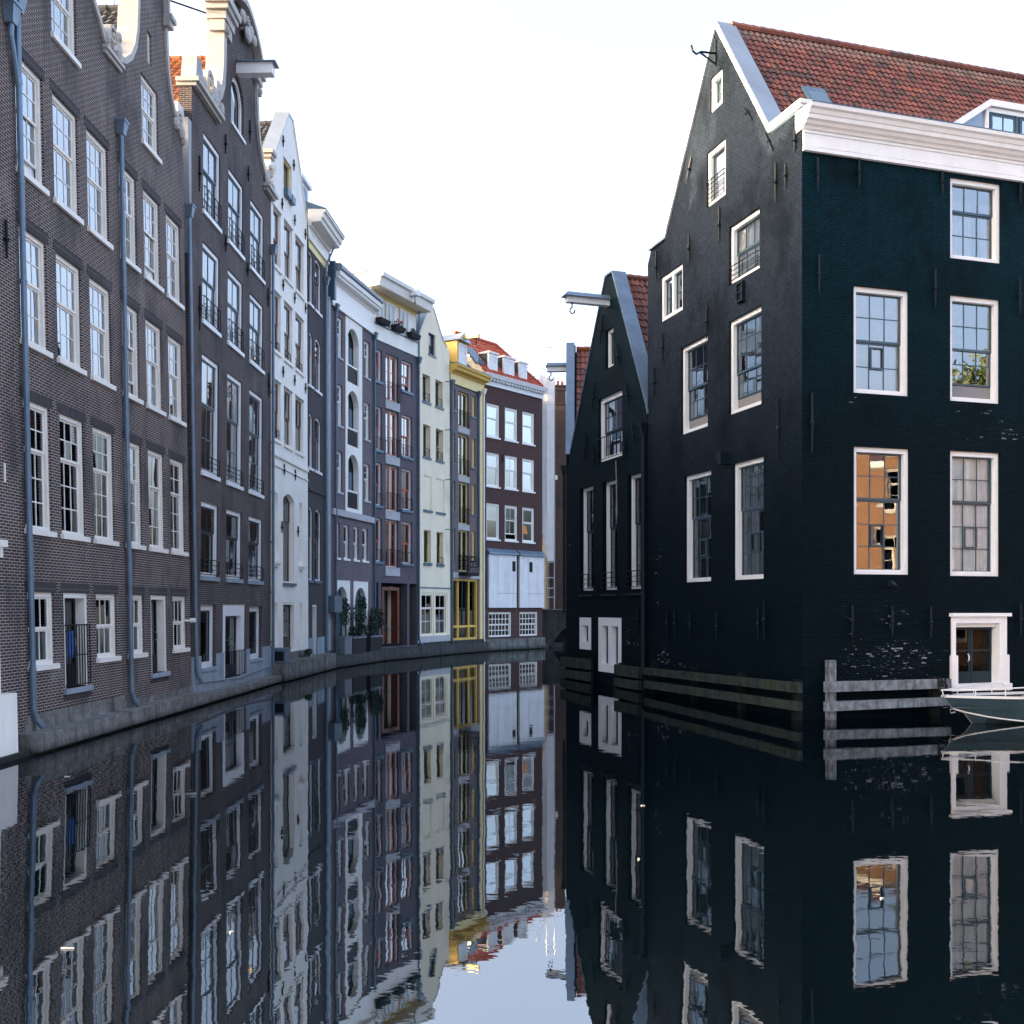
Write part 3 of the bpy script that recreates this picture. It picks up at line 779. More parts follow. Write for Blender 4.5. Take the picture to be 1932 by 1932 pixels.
# ------------------------------------------------------------------ twin bell-gabled house
H = House('brick_house', 'dark brown brick house with twin bell gables, cream sash windows and three zinc drainpipes', 'house', F1)
cols1 = [(0.30, 1.58), (2.07, 3.42), (3.92, 5.24), (6.0, 7.2), (7.73, 9.04), (9.58, 10.88)]
for ri, (z0, z1) in enumerate([(12.64, 15.09), (8.99, 11.45), (4.90, 7.74)]):
    for ci, (u0, u1) in enumerate(cols1):
        kw = dict(near); kw['curtain'] = ('curtain_white', FULL)
        if ri == 2:
            kw['rb'] = 3; kw['split'] = 0.64
            kw['curtain'] = ('curtain_red', [(0, 0.62, 1, 0)]) if ci in (0, 2) else ('curtain_red', [(0, 0.3, 1, 0.4)]) if ci == 1 else ('curtain_net', [(0, 0.7, 1, 0)]) if ci != 4 else ('curtain_white', SIDES)
            if ci < 3: kw['glass'] = 'glass_dark'
        elif ri == 1 and ci == 3: kw['curtain'] = ('curtain_net', [(0.2, 1, 1, 0)])
        if (ri, ci) in ((0, 0), (0, 4), (1, 3)): kw['open_'] = 0.36
        if ri == 2 and ci in (3, 4, 5): kw['rt'] = 1 if ci == 4 else 2; kw['cols'] = 2 if ci != 4 else 2
        H.window(u0, u1, z0, z1, **kw)
att = dict(near); att['lintel'] = 0.0
H.window(2.12, 3.46, 16.4, 18.3, curtain=('curtain_net', [(0, .6, 1, 0)]), **att)
H.window(7.72, 9.06, 16.4, 18.3, curtain=('curtain_white', [(0, .7, 1, 0)]), **att)
H.window(8.26, 8.60, 18.85, 19.75, frame='cream', sash='cream', cols=1, rt=1, rb=0, fw=0.06, setb=0.06, st=0.03)
for ci in (0, 2, 3, 5):
    u0, u1 = cols1[ci]; kw = dict(near); kw.update(rt=1, rb=1, split=0.5, glass='glass_dark')
    if ci in (0, 2): kw['curtain'] = ('curtain_net', [(0.55, 1, 0.45, 0)])
    if ci == 3: kw['curtain'] = ('curtain_net', [(0.0, 0.45, 0.5, 0)])
    H.window(u0, u1, 1.87, 3.52, **kw)
for ci in (1, 4):
    u0, u1 = cols1[ci]
    H.door(u0, u1, 1.24, 3.52, 'cream', 'black_iron', fw=0.12, setb=0.2, glazed=0.75, step='plinth_blue')
    q = MB(); q.box(u0 - 0.12, u1 + 0.12, -0.05, 0.006, 3.526, 3.76); H.add('lintel', q, 'soldier')
    q = MB(); q.box(u0 - 0.1, u1 + 0.1, -0.03, 0.008, 0.98, 1.10); H.add('brick_sill', q, 'soldier')
gate = H.railing(H.root, 2.16, 3.36, 1.3, 2.75, 0.06, 3, 9, name='door_gate')
bell2 = [(5.95, 17.72), (6.45, 17.86), (6.95, 18.22), (7.3, 18.7), (7.5, 19.3), (7.6, 20.0), (7.62, 20.75)]
bell2r = [(9.72, 20.75), (9.74, 20.0), (9.84, 19.35), (10.06, 18.78), (10.4, 18.3), (10.85, 17.95), (11.24, 17.8)]
arch = lambda c, r, z, h: [(c - r * math.cos(math.pi * i / 10), z + h * math.sin(math.pi * i / 10)) for i in range(1, 10)]
sh = lambda path, d: [(p[0] + d, p[1]) for p in path]
bell1 = [(0.0, 17.75), (0.35, 17.95), (0.8, 18.3), (1.18, 18.8), (1.42, 19.4), (1.55, 20.1), (1.57, 20.75)]
bell1r = [(3.68, 20.75), (3.70, 20.05), (3.80, 19.4), (4.02, 18.85), (4.32, 18.42), (4.72, 18.12), (5.05, 17.75), (5.4, 17.7)]
outline = [(0, 0.4), (11.24, 0.4)] + list(reversed(bell2r)) + list(reversed(arch(8.67, 1.0, 20.95, 2.3))) + list(reversed(bell2)) + list(reversed(bell1r)) + list(reversed(arch(2.62, 1.0, 20.95, 2.3))) + list(reversed(bell1))
outline = outline[:2] + outline[2:]
H.wall(outline, 'brick_near')
H.body([(0, 0.4), (11.24, 0.4), (10.7, 17.5), (8.67, 20.3), (5.7, 17.5), (2.6, 20.3), (0, 17.5)], 11)
for path in (bell1, bell1r, bell2, bell2r):
    H.coping(path, 0.17, -0.50, 0.07, 'stone_white')
for c in (2.62, 8.67):
    H.coping([(c - 1.05, 20.75)] + [(p[0], p[1]) for p in arch(c, 1.05, 20.95, 2.4)] + [(c + 1.05, 20.75)], 0.15, -0.48, 0.16, 'stone_white')
    for sg in (-1, 1):
        q = MB()
        for k, (r_, za, zb) in enumerate(((1.32, 20.6, 20.8), (1.42, 20.8, 20.95))): q.box(min(c + sg * 0.98, c + sg * r_), max(c + sg * 0.98, c + sg * r_), -0.45, 0.2 + 0.06 * k, za, zb)
        H.add('gable_cornice', q, 'stone_white')
q = MB(); q.box(5.02, 6.2, -0.35, 0.14, 17.58, 17.68); q.box(5.06, 6.14, -0.35, 0.08, 17.48, 17.58); H.add('shoulder_cornice', q, 'stone_white')
H.volute(5.5, 18.12, 0.36, 1.6, 1, 0.11, extra=((5.9, 17.95, 0.2, 0.24), (5.2, 17.95, 0.16, 0.2), (5.95, 18.3, 0.12, 0.16)))
H.volute(10.75, 18.32, 0.34, 1.6, -1, 0.11, extra=((11.0, 18.05, 0.18, 0.22), (10.5, 18.1, 0.15, 0.2), (11.15, 17.85, 0.12, 0.14)))
for c in (2.62, 8.67):
    r1 = H.tiles((c - 2.75, -0.45, 17.5), (0, -10, 0), (2.75, 0, 3.0), 40, 12, 'tile_dark')
    H.tiles((c + 2.75, -0.45, 17.5), (0, -10, 0), (-2.75, 0, 3.0), 40, 12, 'tile_dark', name='roof')
    H.ridge((c, -0.45, 20.52), (c, -10.4, 20.52), 'tile_dark', r1, 24)
H.pipe(0.24, 0.55, 15.85, hs=1.25); H.pipe(-0.05, 15.2, 15.45, shoe=0, hs=1.15, du=0); H.pipe(5.9, 0.5, 15.75); H.pipe(11.45, 0.75, 15.6)
q = MB(); q.tube([(-0.05, 0.11, 15.6), (-0.05, 0.11, 15.2), (0.22, 0.11, 14.3)], 0.06, 8); H.add('drainpipe', q, 'zinc')
q = MB(); q.box(0, 11.24, 0, 0.035, 0.38, 0.62); q.box(0.1, 5.6, 0, 0.03, 0.62, 0.80); H.add('stone_base', q, 'quay_stone')
q = MB(); q.tube([(10.75, 0.16, 2.75), (10.75, 0.32, 2.76)], 0.07, 8); q.box(10.70, 10.8, 0, 0.2, 2.72, 2.79); H.add('security_camera', q, 'pure_white')

# ------------------------------------------------------------------ neck-gabled house with hoist beam
H = House('brick_house', 'brown brick house with a tall white-edged neck gable, hoist beam and blue-grey plinth', 'house', F2)
c2 = [(0.82, 2.72), (3.72, 5.68), (6.68, 8.72)]
sec = dict(frame='white', sash='blue_sash', cols=2, rt=1, rb=1, split=0.58, fw=0.15, setb=0.05, back=0.05, sill=('white', 0.07, 0.12), st=0.06, bar=0.04, lintel=0.0)
for ri, (z0, z1) in enumerate([(16.48, 19.15), (12.78, 15.45), (7.70, 11.68), (4.2, 6.72)]):
    for ci, (u0, u1) in enumerate(c2):
        kw = dict(sec); kw['rail'] = (0.75 if ri < 2 else 0.5, 4, 6 if ri < 2 else 3, 0.0)
        if ri == 2: kw.update(split=0.6, rb=2)
        if ri == 3: kw.update(split=0.62, sill=('plinth_blue', 0.07, 0.13), glass='glass_dark', sash='dark_sash')
        if ri < 2: kw['curtain'] = ('curtain_white', [(0.0, 0.55, 1, 0)] if ci != 1 else FULL)
        if ri == 2: kw['curtain'] = ('curtain_red', [(0.1, 0.8, 1, 0)]) if ci == 1 else ('curtain_white', [(0.0, 0.6, 0.9, 0.05)])
        if ri == 3: kw['curtain'] = ('curtain_net', [(0.3, 0.6, 0.7, 0)])
        H.window(u0, u1, z0, z1, **kw)
H.window(4.02, 5.72, 20.95, 22.95, frame='white', sash='dark_sash', cols=1, rt=1, rb=0, fw=0.17, setb=0.1, rise=0.72, st=0.05, sill=('white', 0.06, 0.1), glass='glass_dark')
g = dict(sec); g.update(rail=None, rt=0, rb=1, cols=1, split=1.0, sash='dark_sash', fw=0.2, glass='glass_dark', sill=('plinth_blue', 0.08, 0.1), setb=0.12)
H.window(0.85, 2.55, 1.1, 3.26, **g); H.window(6.85, 8.72, 1.1, 3.2, **g)
H.door(3.35, 6.25, 0.6, 3.27, 'white', 'dark_sash', fw=0.42, setb=0.16, glazed=0.8, step='plinth_blue')
H.railing(H.root, 3.75, 6.1, 0.66, 1.55, 0.08, 2, 12, name='door_railing')
nl = [(1.7, 20.55), (2.2, 20.75), (2.65, 21.15), (2.95, 21.7), (3.08, 22.4), (3.12, 23.4), (3.12, 24.3)]
nr = [(7.22, 24.3), (7.24, 23.4), (7.4, 22.5), (7.7, 21.8), (8.15, 21.2), (8.6, 20.85), (9.1, 20.6)]
ped = [(3.0, 24.75), (3.4, 25.1), (4.0, 25.5), (4.7, 25.75), (5.2, 25.82), (5.7, 25.75), (6.4, 25.5), (7.0, 25.1), (7.35, 24.75)]
H.wall([(0.05, 0.2), (10.2, 0.2), (9.85, 20.3), (9.1, 20.4)] + nr[::-1] + ped[::-1] + nl[::-1] + [(1.7, 20.25), (-0.40, 20.08)], 'brick_second')
H.body([(-1.0, 0.2), (10.1, 0.2), (9.7, 19.5), (5.2, 23.3), (-0.2, 18.7), (-1.0, 18.0)], 11)
H.coping(nl, 0.34, -0.55, 0.10, 'stone_white'); H.coping(nr, 0.26, -0.5, 0.10, 'stone_white')
H.coping(ped, 0.22, -0.5, 0.3, 'stone_white', 'pediment')
q = MB(); q.box(2.62, 3.75, -0.5, 0.2, 24.0, 24.3); q.box(2.5, 3.85, -0.5, 0.3, 24.3, 24.5); q.box(2.4, 3.95, -0.5, 0.38, 24.5, 24.75); q.box(2.66, 3.6, -0.4, 0.14, 23.6, 24.0)
H.add('gable_capital', q, 'stone_white')
q = MB(); q.box(6.7, 7.7, -0.5, 0.2, 24.0, 24.3); q.box(6.6, 7.85, -0.5, 0.3, 24.3, 24.55); H.add('gable_capital', q, 'stone_white')
H.volute(2.95, 23.72, 0.22, 1.5, 1, 0.07, 0.0, 0.22); H.volute(7.45, 23.7, 0.2, 1.5, -1, 0.07, 0.0, 0.22)
H.volute(5.2, 25.3, 0.3, 1.3, 1, 0.1, 0.0, 0.3, extra=((4.68, 25.2, 0.3, 0.25), (5.76, 25.2, 0.3, 0.25), (6.2, 25.1, 0.28, 0.22), (5.4, 24.9, 0.35, 0.3)))
q = MB(); q.box(-0.45, 2.3, -0.5, 0.16, 20.08, 20.2); q.box(-0.52, 2.4, -0.5, 0.26, 20.2, 20.34); H.add('shoulder_cornice', q, 'stone_white')
q = MB(); q.box(8.7, 10.05, -0.5, 0.16, 20.3, 20.42); q.box(8.6, 10.15, -0.5, 0.26, 20.42, 20.56)
H.add('shoulder_cornice', q, 'stone_white')
H.volute(1.1, 20.9, 0.55, 1.9, 1, 0.16, -0.35, 0.16, extra=((1.8, 20.75, 0.34, 0.4), (2.15, 21.2, 0.22, 0.34), (0.5, 20.6, 0.3, 0.25), (2.5, 20.65, 0.2, 0.28)))
q = MB(); q.prism([(-0.25, 20.34), (0.5, 20.34), (0.5, 20.95), (0.25, 21.25), (-0.12, 21.22)], -0.42, 0.08); H.add('shoulder_pedestal', q, 'plaster_grey')
H.volute(9.3, 21.1, 0.55, 1.9, -1, 0.15, -0.35, 0.16, extra=((8.9, 20.85, 0.3, 0.34), (9.75, 20.75, 0.2, 0.22)))
q = MB(); q.box(4.62, 5.02, -0.3, 1.35, 23.05, 23.45); bm_ = H.add('hoist_beam', q, 'white')
q = MB(); q.hexa([(4.5, -0.1, 23.45), (5.14, -0.1, 23.45), (5.14, 1.5, 23.45), (4.5, 1.5, 23.45)], [(4.78, -0.1, 23.62), (4.86, -0.1, 23.62), (4.86, 1.4, 23.62), (4.78, 1.4, 23.62)]); H.add('beam_cap', q, 'zinc', bm_)
r1 = H.tiles((-0.7, -0.6, 18.7), (0, -10, 0), (5.8, 0, 5.1), 34, 19, 'tile_orange', amp=0.03, lift=0.04)
H.tiles((10.2, -0.6, 19.6), (0, -10, 0), (-5.0, 0, 4.2), 40, 20, 'tile_orange')
H.ridge((5.15, -0.6, 23.85), (5.15, -10.5, 23.85), 'tile_orange', r1, 24)
q = MB(); q.tube([(-0.3, -2.6, 22.3), (-0.3, -2.6, 23.6), (3.2, -0.4, 24.4)], 0.03, 6); H.add('stay_rod', q, 'black_iron')
q = MB(); q.prism([(-0.75, 18.9), (-0.33, 18.9), (0.03, 13.5), (-0.06, 13.5), (-0.45, 15.6)], -0.5, -0.01); H.add('plaster_strip', q, 'plaster_grey')
q = MB(); q.box(-1.0, -0.35, -0.75, -0.25, 18.95, 19.3); H.add('gutter_box', q, 'pure_white')
H.box('plinth', 'plinth_blue', 0.0, 10.25, -0.05, 0.05, 0.1, 0.58)
for a, b in ((0.0, 0.82), (2.58, 3.35), (6.25, 6.82), (8.75, 10.25)): H.box('plinth', 'plinth_blue', a, b, -0.05, 0.05, 0.58, 1.55)
for a, b in ((0.82, 2.58), (6.82, 8.75)): H.box('plinth', 'plinth_blue', a, b, -0.05, 0.045, 0.58, 0.98)
for u, z, h in ((3.2, 19.4, 0.7), (6.2, 19.6, 0.6), (3.3, 15.9, 0.6), (6.2, 15.9, 0.55), (0.42, 12.3, 1.5), (0.3, 16.9, 1.2), (9.3, 15.6, 0.8), (9.5, 11.9, 1.0), (8.0, 21.6, 0.9), (6.4, 21.2, 0.9)): H.anchor(u, z, z + h, mat='black_iron')
H.pipe(10.2, 0.45, 18.0, du=-0.02)
q = MB(); q.tube([(0.3, 0.09, 0.7), (5, 0.09, 0.55), (9.9, 0.09, 0.72)], 0.025, 6); H.add('cable_duct', q, 'plinth_blue')

# ------------------------------------------------------------------ white plastered house
H = House('plaster_house', 'white plastered house with a pointed gable, tall central window and oxblood sashes', 'house', F3)
c3 = [(0.36, 1.5), (2.06, 3.42), (3.98, 5.46)]
for z0, z1 in ((17.74, 20.22), (14.12, 16.64), (10.34, 12.86)):
    for ci, (u0, u1) in enumerate(c3):
        H.window(u0, u1, z0, z1, frame='cream', sash='red_sash', cols=1, rt=1, rb=1, split=0.5, fw=0.06, setb=0.08, back=0.04, sill=('plaster_white', 0.08, 0.12),
                 rail=(0.4, 3, 4, -0.12) if random.random() < 0.45 else None, curtain=('curtain_net', [(0.0, 0.8, 1, 0)]))
        H.box('label_mould', 'plaster_white', u0 - 0.05, u1 + 0.05, 0.0, 0.06, z1 + 0.02, z1 + 0.09)
H.window(1.97, 3.33, 21.45, 23.03, frame='pale_yellow', sash='red_sash', cols=1, rt=1, rb=0, fw=0.08, setb=0.1, glass='glass_dark')
H.window(1.9, 3.8, 4.26, 8.22, frame='plaster_white', sash='red_sash', cols=1, rt=1, rb=1, split=0.7, fw=0.05, setb=0.14, rise=0.3, glass='glass_dark')
for u0, u1, z0, z1 in ((0.45, 1.08, 5.29, 8.05), (4.70, 5.27, 5.28, 8.03), (0.45, 1.08, 1.55, 3.36), (4.76, 5.27, 1.5, 3.37)):
    H.holes.append(rect(u0, u1, z0, z1)); H.box('niche_back', 'plaster_white', u0 - 0.02, u1 + 0.02, -0.36, -0.3, z0 - 0.02, z1 + 0.02)
H.door(1.9, 3.96, 1.2, 3.37, 'plaster_white', 'trunk', fw=0.1, setb=0.14, glazed=0.7)
H.wall([(0.02, 0.6), (6.41, 0.6), (6.1, 21.9), (5.75, 22.1), (4.9, 23.45), (3.5, 25.3), (2.8, 25.2), (0.4, 22.3), (-0.05, 22.05), (0.02, 21)], 'plaster_white', reveal=0.6, thick=0.65)
H.body([(0.1, 0.6), (6.3, 0.6), (6, 21.5), (3.1, 24.4), (0.2, 21.5)], 9)
H.coping([(3.5, 25.3), (4.9, 23.45), (5.75, 22.1), (6.15, 21.85)][::-1], 0.1, -0.6, 0.05, 'plaster_white')
q = MB(); q.strip([(0.35, 22.25), (2.83, 25.22)], 0.06, -0.62, 0.03); q.box(2.78, 3.52, -0.62, 0.02, 25.2, 25.32); H.add('lead_coping', q, 'lead')
q = MB(); q.box(-0.3, 0.36, -0.5, 0.16, 22.2, 22.36); q.box(-0.22, 0.3, -0.45, 0.08, 22.05, 22.2); H.add('shoulder_cornice', q, 'stone_white')
H.volute(0.3, 21.75, 0.2, 1.4, 1, 0.06, -0.02, 0.1, mat='plaster_white')
q = MB(); q.box(0.05, 6.2, 0, 0.09, 9.62, 9.74); q.box(0.05, 6.2, 0, 0.06, 9.2, 9.27); H.add('string_course', q, 'plaster_white')
q = MB(); q.box(1.85, 3.85, -0.3, 0.1, 4.12, 4.24); H.add('window_sill', q, 'zinc_dark')
for u in (0.75, 4.98):
    q = MB(); q.box(u - 0.36, u + 0.36, 0, 0.18, 5.02, 5.14); q.box(u - 0.28, u + 0.28, 0, 0.12, 4.9, 5.02); H.add('niche_console', q, 'plaster_white')
r1 = H.tiles((0.0, -0.7, 21.9), (0, -8, 0), (3.15, 0, 3.0), 32, 12, 'tile_dark'); H.tiles((6.2, -0.7, 21.9), (0, -8, 0), (-3.05, 0, 3.0), 32, 12, 'tile_dark')
H.ridge((3.15, -0.7, 24.98), (3.15, -8.6, 24.98), 'tile_dark', r1, 20)
for u, z in ((1.75, 23.3), (3.55, 23.0), (1.6, 20.5), (3.7, 20.55), (5.65, 20.6), (1.75, 17.0), (3.7, 17.0), (5.7, 17.1), (1.75, 13.2), (3.7, 13.25), (5.7, 13.3), (1.9, 8.95), (3.8, 8.95), (1.55, 6.4), (4.3, 6.4)): H.anchor(u, z, z + 0.5, mat='black_iron')
q = MB(); q.box(2.0, 2.6, 0.0, 0.2, 21.3, 21.62); q.box(2.75, 3.3, 0.0, 0.2, 21.3, 21.62); H.add('window_box', q, 'zinc_dark')
H.box('stone_base', 'quay_stone', 0.0, 6.4, -0.1, 0.05, 0.5, 1.15)

# ------------------------------------------------------------------ narrow slate-coloured brick house with a big cornice
H = House('brick_house', 'narrow slate brown brick house with a projecting cornice and small dormer', 'house', F4)
c4 = [(0.04, 0.76), (1.22, 2.38)]
for z0, z1, rl in ((17.85, 20.4, 0), (13.9, 16.48, 0), (9.9, 12.55, 0), (4.45, 8.02, 1)):
    for u0, u1 in c4:
        H.window(u0, u1, z0, z1, frame='white', sash='red_sash' if z0 > 9 else 'dark_sash', cols=1, rt=1, rb=1, split=0.6, fw=0.08, setb=0.05, back=0.04, rise=0.2, sill=('zinc_dark' if rl else 'white', 0.07, 0.11), glass='glass_dark' if rl else 'glass', curtain=('curtain_net', [(0, .5, 1, 0)]))
H.door(0.72, 1.62, 0.75, 3.28, 'white', 'dark_sash', fw=0.12, setb=0.2, glazed=0.7)
H.wall([(0.0, 0.5), (4.4, 0.5), (4.4, 21.6), (0.0, 21.6)], 'brick_slate')
H.body([(0.1, 0.5), (4.4, 0.5), (4.4, 22), (0.1, 22)], 9)
q = MB(); q.box(-0.1, 3.75, 0, 0.06, 20.95, 21.5); q.box(-0.1, 3.75, 0, 0.11, 20.85, 20.97); H.add('frieze', q, 'cream')
q = MB(); q.extr_u([(0, 21.5), (0.14, 21.5), (0.2, 21.65), (0.62, 21.7), (0.66, 21.85), (0.74, 21.9), (0.78, 22.1), (0.88, 22.15), (0.88, 22.25), (0, 22.3)], -0.15, 3.8); H.add('cornice', q, 'cream')
q = MB(); q.extr_u([(-0.2, 22.3), (0.9, 22.26), (0.9, 22.3), (-0.2, 22.7)], -0.16, 3.82); H.add('cornice_lead', q, 'zinc_dark')
q = MB(); q.extr_u([(0, 20.5), (0.02, 20.5), (0.02, 20.95), (0, 20.95)], 0, 3.7); H.add('fascia', q, 'pale_yellow')
q = MB(); q.box(0.2, 1.9, -2.6, -0.5, 22.4, 24.0); q.box(0.1, 2.0, -2.7, -0.35, 24.0, 24.2); dm = H.add('dormer', q, 'white')
q = MB(); q.face([(0.2 - 0.01, -2.5, 22.5), (0.19, -0.62, 22.5), (0.19, -0.62, 23.95), (0.19, -2.5, 23.95)]); q.face([(0.5, -0.49, 22.6), (1.6, -0.49, 22.6), (1.6, -0.49, 23.8), (0.5, -0.49, 23.8)]); H.add('dormer_window', q, 'zinc_dark', dm)
H.slab([(0, -0.1, 22.3), (4.4, -0.1, 22.3), (4.4, -4, 23.6), (0, -4, 23.6)], 0.2, 'tile_dark')
q = MB(); q.box(0.0, 3.6, 0, 0.07, 8.8, 8.92); H.add('string_course', q, 'brick_slate')
for a, b in ((0.0, 0.72), (1.62, 3.55)): H.box('plinth', 'plinth_blue', a, b, 0, 0.05, 0.5, 1.66)
H.pipe(3.05, 0.7, 19.6, w=0.12)
q = MB(); q.tube([(3.0, 0.12, 20.0), (3.0, 0.12, 20.6), (3.2, 0.5, 21.6)], 0.05, 6); H.add('drainpipe', q, 'zinc')

# ------------------------------------------------------------------ mauve house with arched loggias
H = House('brick_house', 'mauve brick house with a white centre strip of arched loggias and broad white cornice', 'house', F5)
for (u0, u1), rows in (((0.72, 1.52), ((16.5, 18.64), (12.87, 15.04), (9.3, 11.48))), ((4.82, 5.74), ((16.3, 18.38), (12.75, 14.86), (9.24, 11.35)))):
    for z0, z1 in rows:
        H.window(u0, u1, z0, z1, frame='pure_white', sash='pure_white', cols=1, rt=2, rb=1, split=0.6, fw=0.08, setb=0.10, back=0.04, sill=('lintel_grey', 0.05, 0.1), curtain=('curtain_white', [(0, 0.6, 1, 0)]))
for u0, u1 in ((0.47, 1.13), (1.69, 2.5), (3.17, 3.95), (4.54, 5.42)):
    H.window(u0, u1, 5.78, 7.64, frame='pure_white', sash='pure_white', cols=1, rt=1, rb=1, split=0.5, fw=0.08, setb=0.10, back=0.04, sill=('pure_white', 0.05, 0.1), glass='glass_dark')
log = ((15.48, 18.5), (12.03, 15.08), (8.59, 11.57))
H.holes.append([(2.0, 8.4), (4.3, 8.4), (4.3, 18.9), (2.0, 18.9)])
for u0, u1 in ((0.5, 2.72), (3.15, 5.55)): H.holes.append(rect(u0, u1, 0.9, 4.62))
H.wall([(-1.05, 0.4), (6.38, 0.4), (6.38, 19.2), (-1.05, 19.2)], 'brick_mauve', reveal=0.1)
strip_holes = [rect(2.16, 3.86, z0, z1, 1.1 if z0 > 9 else 0.95) for z0, z1 in log]
H.wall([(1.9, 8.36), (4.42, 8.36), (4.42, 18.95), (1.9, 18.95)], 'plaster_white', thick=0.4, reveal=0.32, name='loggia_front', w=0.03, holes=strip_holes)
for z0, z1 in log:
    q = MB(); q.box(2.1, 3.9, -0.44, -0.35, z0, z1 + 0.1); bk_ = H.add('loggia_back', q, 'dark_sash')
    q = MB(); q.face([(2.2, -0.33, z0 + 0.1), (2.95, -0.33, z0 + 0.1), (2.95, -0.33, z1 - 0.5), (2.2, -0.33, z1 - 0.5)]); q.face([(3.3, -0.33, z0 + 0.1), (3.8, -0.33, z0 + 0.1), (3.8, -0.33, z1 - 0.9), (3.3, -0.33, z1 - 0.9)]); H.add('pane', q, 'skylight_glass', bk_)
    q = MB(); q.box(2.75, 3.05, -0.34, -0.27, z0, z1 - 0.35); H.add('loggia_post', q, 'pure_white', bk_)
    q = MB(); q.box(2.17, 3.85, -0.10, -0.06, z0 + 0.02, z0 + 0.86); bp_ = H.add('balustrade', q, 'black_iron')
    q = MB(); q.box(2.17, 3.85, -0.12, -0.02, z0 + 0.9, z0 + 0.99); H.add('handrail', q, 'pure_white', bp_)
for (u0, u1, a0, a1, zt) in ((0.5, 2.72, 0.66, 2.28, 4.26), (3.15, 5.55, 3.46, 5.2, 4.25)):
    H.wall([(u0, 0.9), (u1, 0.9), (u1, 4.62), (u0, 4.62)], 'pure_white', thick=0.3, reveal=0.3, name='arched_panel', w=-0.03, holes=[rect(a0, a1, 1.0, zt, 0.8)])
    q = MB(); q.box(a0 - 0.1, a1 + 0.1, -0.42, -0.36, 0.9, zt + 0.1); H.add('arch_back', q, 'zinc_dark')
q = MB(); q.box(-0.1, 6.3, 0, 0.07, 19.1, 20.25); q.box(-0.1, 6.3, 0, 0.13, 18.98, 19.14); H.add('frieze', q, 'pure_white')
q = MB(); q.extr_u([(0, 20.2), (0.1, 20.2), (0.16, 20.35), (0.42, 20.4), (0.44, 20.5), (0.52, 20.55), (0.55, 20.75), (0, 20.8)], -0.15, 6.35); H.add('cornice', q, 'pure_white')
q = MB(); q.extr_u([(-0.3, 20.75), (0.5, 20.72), (0.63, 20.85), (0.66, 21.0), (0.55, 21.12), (-0.3, 21.2)], -0.16, 6.36); H.add('gutter', q, 'lead')
q = MB(); q.box(-0.35, -0.12, -0.8, 0.3, 19.2, 21.2); H.add('cornice_return', q, 'zinc_dark')
q = MB(); q.box(-0.05, 6.36, -0.1, 0.14, 8.02, 8.36); H.add('stone_band', q, 'lintel_grey')
q = MB(); q.box(-1.05, -0.3, -0.3, 0.06, 0.5, 19.3); H.add('pilaster', q, 'plaster_grey')
q = MB(); q.box(-0.85, 0.2, 0.05, 0.5, 2.9, 3.75); H.add('meter_box', q, 'blue_box')
H.body([(-1, 0.4), (6.3, 0.4), (6.3, 20.5), (-1, 20.5)], 9, w=-0.9)
H.pipe(0.32, 0.55, 18.75, mat='zinc_dark', shoe=0.1); H.pipe(6.28, 0.6, 18.75, mat='zinc_dark', shoe=0.2); H.pipe(-0.95, 0.5, 17.5, mat='zinc', hopper=False, w=0.14)
H.box('stone_base', 'quay_dark', -1.0, 6.4, -0.1, 0.06, 0.2, 0.9)

# ------------------------------------------------------------------ purple house with orange wooden windows and a flat roof storey
H = House('brick_house', 'purple brick house with orange wooden windows under a white flat-roofed top storey', 'house', F6)
for z0, z1, zd0 in ((16.43, 18.28, 15.52), (12.39, 14.94, 12.23), (9.12, 11.64, 8.93), (5.82, 8.37, 5.55)):
    top = z0 > 15
    for u0, u1 in ((0.12, 0.94), (3.24, 4.52)):
        H.window(u0, u1, z0, z1, frame='white', sash='orange_wood', cols=1 if u1 < 2 else 2, rt=1, rb=1, split=0.5, fw=0.09, setb=0.12, st=0.08, bar=0.07, sill=('zinc_dark', 0.08, 0.14),
                 rail=None if top else (0.62, 2, 3, 0.02), curtain=('curtain_white', [(0.0, 0.7, 1, 0)]), open_=0.35 if top and u0 > 2 else 0, glass='glass' if z0 > 10 else 'glass_dark')
    H.window(1.36, 2.86, zd0, z1, frame='white', sash='orange_wood', cols=1, rt=0, rb=3, split=1.0, mull=1, fw=0.06, setb=0.14, st=0.13, bar=0.04, rail=(0.95, 2, 9, 0.14), curtain=('curtain_white', [(0.1, 0.9, 1, 0)]), glass='glass' if z0 > 10 else 'glass_dark', bottom=0.5)
    H.box('lintel_panel', 'lintel_grey', 1.3, 2.96, -0.05, 0.05, zd0 - 0.52, zd0 - 0.02)
for u0, u1 in ((0.0, 0.55), (0.86, 3.92), (4.19, 5.1)): H.holes.append(rect(u0 if u0 else 0.03, u1, 0.8, 4.6))
H.wall([(0, 0.5), (5.28, 0.5), (5.28, 18.85), (0, 18.85)], 'brick_purple', reveal=0.5, thick=0.5)
H.box('porch_back', 'brick_slate', 0.0, 5.2, -1.35, -1.25, 0.6, 4.7)
H.box('porch_floor', 'concrete', 0.0, 5.2, -1.3, -0.02, 0.62, 0.80); H.box('porch_ceiling', 'brick_slate', 0.0, 5.2, -1.25, -0.45, 4.61, 4.75)
H.door(1.0, 3.0, 0.95, 4.35, 'door_wood', 'door_wood', fw=0.2, setb=0.5, leaves=1, glazed=0.8, hole=False, back=0.25)
H.box('white_post', 'plaster_cream', 2.75, 3.02, -0.7, -0.5, 0.95, 4.4)
H.railing(H.root, 0.95, 3.3, 0.9, 1.85, 0.0, 2, 2, name='porch_railing')
q = MB(); q.box(-0.02, 5.26, -0.3, 0.06, 18.83, 19.7); H.add('fascia_band', q, 'plaster_white')
